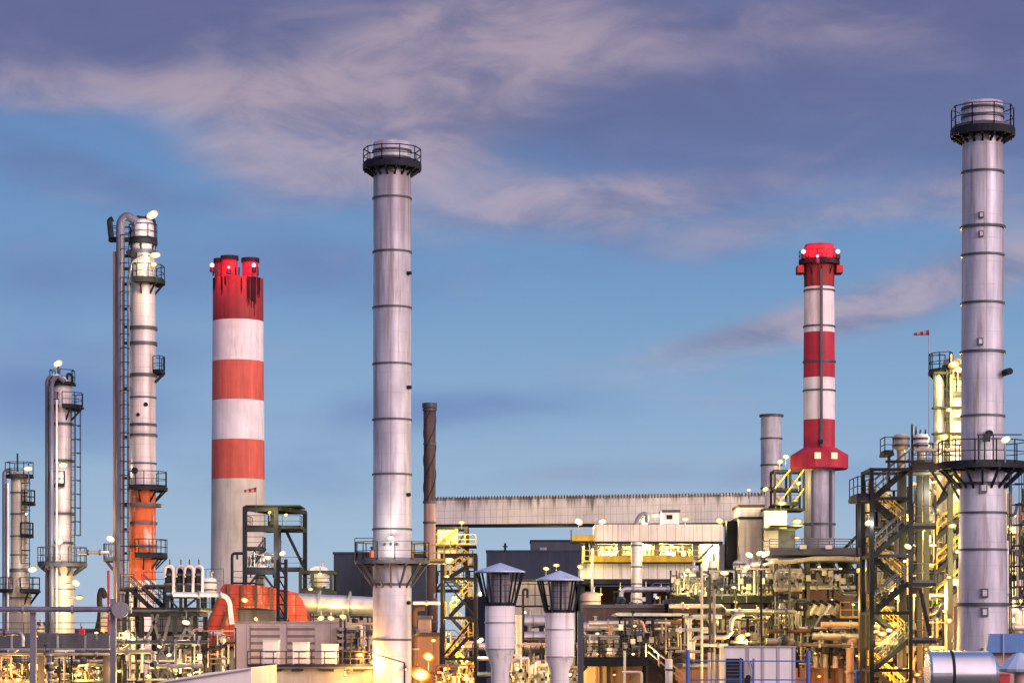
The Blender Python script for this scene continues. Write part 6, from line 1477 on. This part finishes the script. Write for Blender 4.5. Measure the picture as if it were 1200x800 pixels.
# ================================================================== sky, sun, camera
W = bpy.data.worlds.new('World'); SC.world = W; W.use_nodes = True
t = NT(W.node_tree)
out = t.n('ShaderNodeOutputWorld'); bg = t.n('ShaderNodeBackground'); t.nt.links.new(bg.outputs[0], out.inputs[0])
SUN_EL, SUN_AZ = R(16), R(140)      # azimuth clockwise from +Y (view direction): behind the camera on the right
sky = t.n('ShaderNodeTexSky', sky_type='NISHITA'); sky.sun_disc = False; sky.sun_elevation = SUN_EL; sky.sun_rotation = SUN_AZ
sky.air_density = 1.4; sky.dust_density = 1.5; sky.ozone_density = 2.5
tc = t.n('ShaderNodeTexCoord'); gen = tc.outputs['Generated']
sp = t.n('ShaderNodeSeparateXYZ'); t.put(sp.inputs[0], gen)
sx, sy, sz = sp.outputs
# soft colour of the dusk sky by elevation
cr = t.n('ShaderNodeValToRGB'); t.put(cr.inputs[0], sz)
def lin(c): return tuple(((v / 255) / 12.92 if v / 255 <= .04045 else ((v / 255 + .055) / 1.055) ** 2.4) for v in c)
E = cr.color_ramp.elements
stops = [(0.0, (182, 202, 226)), (.04, (164, 192, 222)), (.09, (138, 174, 214)), (.14, (114, 156, 204)), (.19, (99, 140, 195)), (.26, (94, 122, 176)), (.5, (112, 146, 208)), (1.0, (106, 142, 208))]
E[0].position = 0; E[0].color = (*lin(stops[0][1]), 1); E[1].position = 1; E[1].color = (*lin(stops[-1][1]), 1)
for p, c in stops[1:-1]:
    e = E.new(p); e.color = (*lin(c), 1)
nsk = t.mix(1.0, sky.outputs[0], (.055, .055, .055), 'MULTIPLY')
base = t.mix(.18, cr.outputs[0], nsk)
# cloud noises in direction space (stretched sideways)
nv = t.n('ShaderNodeMapping'); t.put(nv.inputs[0], gen); nv.inputs['Scale'].default_value = (1, 1, 2.4)
nA = t.noise(nv.outputs[0], 8, 4, .45, .4); nB = t.noise(nv.outputs[0], 20, 7, .58, .5)
nC_ = t.n('ShaderNodeMapping'); t.put(nC_.inputs[0], gen); nC_.inputs['Scale'].default_value = (1, 1, 4.5); nC_.inputs['Location'].default_value = (3.1, 1.7, .4)
nC = t.noise(nC_.outputs[0], 9, 4, .45, .5)
def blob(px, py, wx, wy, amp, rot=0.0):
    u0, v0 = (px - 600) / F, (HY - py) / F
    n_ = math.sqrt(1 + u0 * u0 + v0 * v0); u0 /= n_; v0 /= n_
    dx = t.m('SUBTRACT', sx, u0); dz = t.m('SUBTRACT', sz, v0)
    c_, s_ = math.cos(R(rot)), math.sin(R(rot))
    a = t.m('ADD', t.m('MULTIPLY', dx, c_), t.m('MULTIPLY', dz, s_)); b_ = t.m('SUBTRACT', t.m('MULTIPLY', dz, c_), t.m('MULTIPLY', dx, s_))
    a = t.m('DIVIDE', a, wx / F); b_ = t.m('DIVIDE', b_, wy / F)
    e = t.m('POWER', 2.718, t.m('MULTIPLY', t.m('ADD', t.m('MULTIPLY', a, a), t.m('MULTIPLY', b_, b_)), -1.0))
    front = t.m('GREATER_THAN', sy, 0.0)
    return t.m('MULTIPLY', t.m('MULTIPLY', e, amp), front)
def total(bl):
    s_ = blob(*bl[0])
    for q_ in bl[1:]: s_ = t.m('ADD', s_, blob(*q_))
    return s_
dark_b = total([(230, 25, 330, 75, .95), (620, 110, 260, 90, .62, -10), (850, 120, 380, 120, .62), (1060, 30, 260, 80, .62), (700, 235, 220, 60, .40), (1200, 120, 120, 110, .3), (30, 455, 170, 40, 1.0), (200, 410, 140, 26, .5), (130, 330, 220, 40, .65), (360, 300, 140, 30, .5), (30, 200, 130, 30, .3), (200, 500, 150, 30, .35), (1000, 150, 300, 60, .4), (330, 640, 120, 20, .25), (380, 350, 160, 40, .3), (540, 476, 200, 26, .8, 3), (780, 556, 200, 24, .7), (370, 560, 130, 40, .55)])
pink_b = total([(500, 75, 170, 60, .95, 25), (400, 140, 170, 70, .85, 12), (180, 110, 200, 32, .6), (640, 40, 150, 60, .5), (330, 165, 110, 40, .5), (430, 190, 140, 45, .55), (990, 20, 100, 40, .45), (620, 235, 160, 38, .5), (960, 378, 190, 30, .66, 12), (1110, 328, 150, 26, .75, 12), (790, 225, 240, 28, .55, 6), (1190, 260, 80, 50, .4), (90, 105, 160, 30, .5), (560, 130, 120, 50, .5), (700, 60, 200, 45, .4), (1000, 250, 260, 28, .6, 8), (700, 555, 160, 22, .3), (880, 392, 120, 16, .5, 10), (1190, 480, 70, 60, .35), (690, 262, 150, 26, .3), (1060, 225, 140, 25, .3)])
bank = t.m('MULTIPLY', t.ramp(t.m('ADD', sz, t.m('MULTIPLY', t.m('SUBTRACT', nA, .5), .14)), .165, .235), .55)
dm = t.ramp(t.m('ADD', t.m('ADD', dark_b, bank), t.m('ADD', t.m('MULTIPLY', t.m('SUBTRACT', nA, .5), 1.7), t.m('MULTIPLY', t.m('SUBTRACT', nB, .5), .75))), .05, 1.25)
pm = t.ramp(t.m('ADD', pink_b, t.m('ADD', t.m('MULTIPLY', t.m('SUBTRACT', nC, .5), 1.15), t.m('MULTIPLY', t.m('SUBTRACT', nB, .5), .6))), .0, 1.2)
elev = t.ramp(sz, .10, .25)
dcol = t.mix(elev, lin((106, 132, 182)), lin((98, 100, 140)))
c = t.mix(t.m('MULTIPLY', dm, .85), base, dcol)
pcol = t.mix(t.ramp(nB, .32, .68), lin((130, 126, 156)), lin((178, 160, 172)))
dmot = t.m('ADD', .88, t.m('MULTIPLY', nB, .24))
c = t.mix(t.m('MULTIPLY', pm, .72), c, pcol)
mul = t.n('ShaderNodeVectorMath', operation='SCALE'); t.put(mul.inputs[0], c); t.put(mul.inputs[3], t.m('ADD', t.m('MULTIPLY', t.m('MAXIMUM', dm, pm), t.m('SUBTRACT', dmot, 1.0)), 1.0)); c = mul.outputs[0]
# unseen sunset glow behind the camera, on the right, broadened and brightened for ambient
sd = Vector((math.sin(SUN_AZ) * math.cos(SUN_EL), math.cos(SUN_AZ) * math.cos(SUN_EL), math.sin(SUN_EL)))
dp = t.n('ShaderNodeVectorMath', operation='DOT_PRODUCT'); t.put(dp.inputs[0], gen); dp.inputs[1].default_value = sd
gl = t.ramp(dp.outputs['Value'], .05, .95)
c = t.mix(t.m('MULTIPLY', gl, .9), c, (1.55, 1.08, 1.12))
low = t.ramp(sz, -.02, .0)
c = t.mix(low, (.06, .06, .07), c)
t.put(bg.inputs[0], c); bg.inputs[1].default_value = 1.0

sl = bpy.data.lights.new('sun', 'SUN'); sl.energy = 1.9; sl.angle = R(20); sl.color = (1, .82, .80)
so = bpy.data.objects.new('sun', sl); COL.objects.link(so); so.rotation_euler = (-sd).to_track_quat('-Z', 'Y').to_euler(); so.location = (60, -60, 80)

cd = bpy.data.cameras.new('camera'); cam = bpy.data.objects.new('camera', cd); COL.objects.link(cam)
cam.location = (0, 0, H); cam.rotation_euler = (R(90), 0, 0)
cd.sensor_width = 36; cd.lens = 85; cd.shift_y = (HY - 400) / 1200.0; cd.clip_start = 1; cd.clip_end = 20000
SC.camera = cam
SC.render.engine = 'CYCLES'; SC.cycles.use_denoising = True
try: SC.cycles.denoiser = 'OPENIMAGEDENOISE'
except Exception: pass
SC.cycles.max_bounces = 5; SC.cycles.diffuse_bounces = 3; SC.cycles.glossy_bounces = 3; SC.cycles.sample_clamp_indirect = 6
vs = SC.view_settings; vs.view_transform = 'Standard'; vs.look = 'None'; vs.exposure = 0.1; vs.gamma = 1.0; vs.use_curve_mapping = False
for k, v in LABELS.items():
    if len(v) > 1: print('DUPLICATE LABEL', k, v)
    if not 4 <= len(k.split()) <= 16: print('LABEL LENGTH', k)
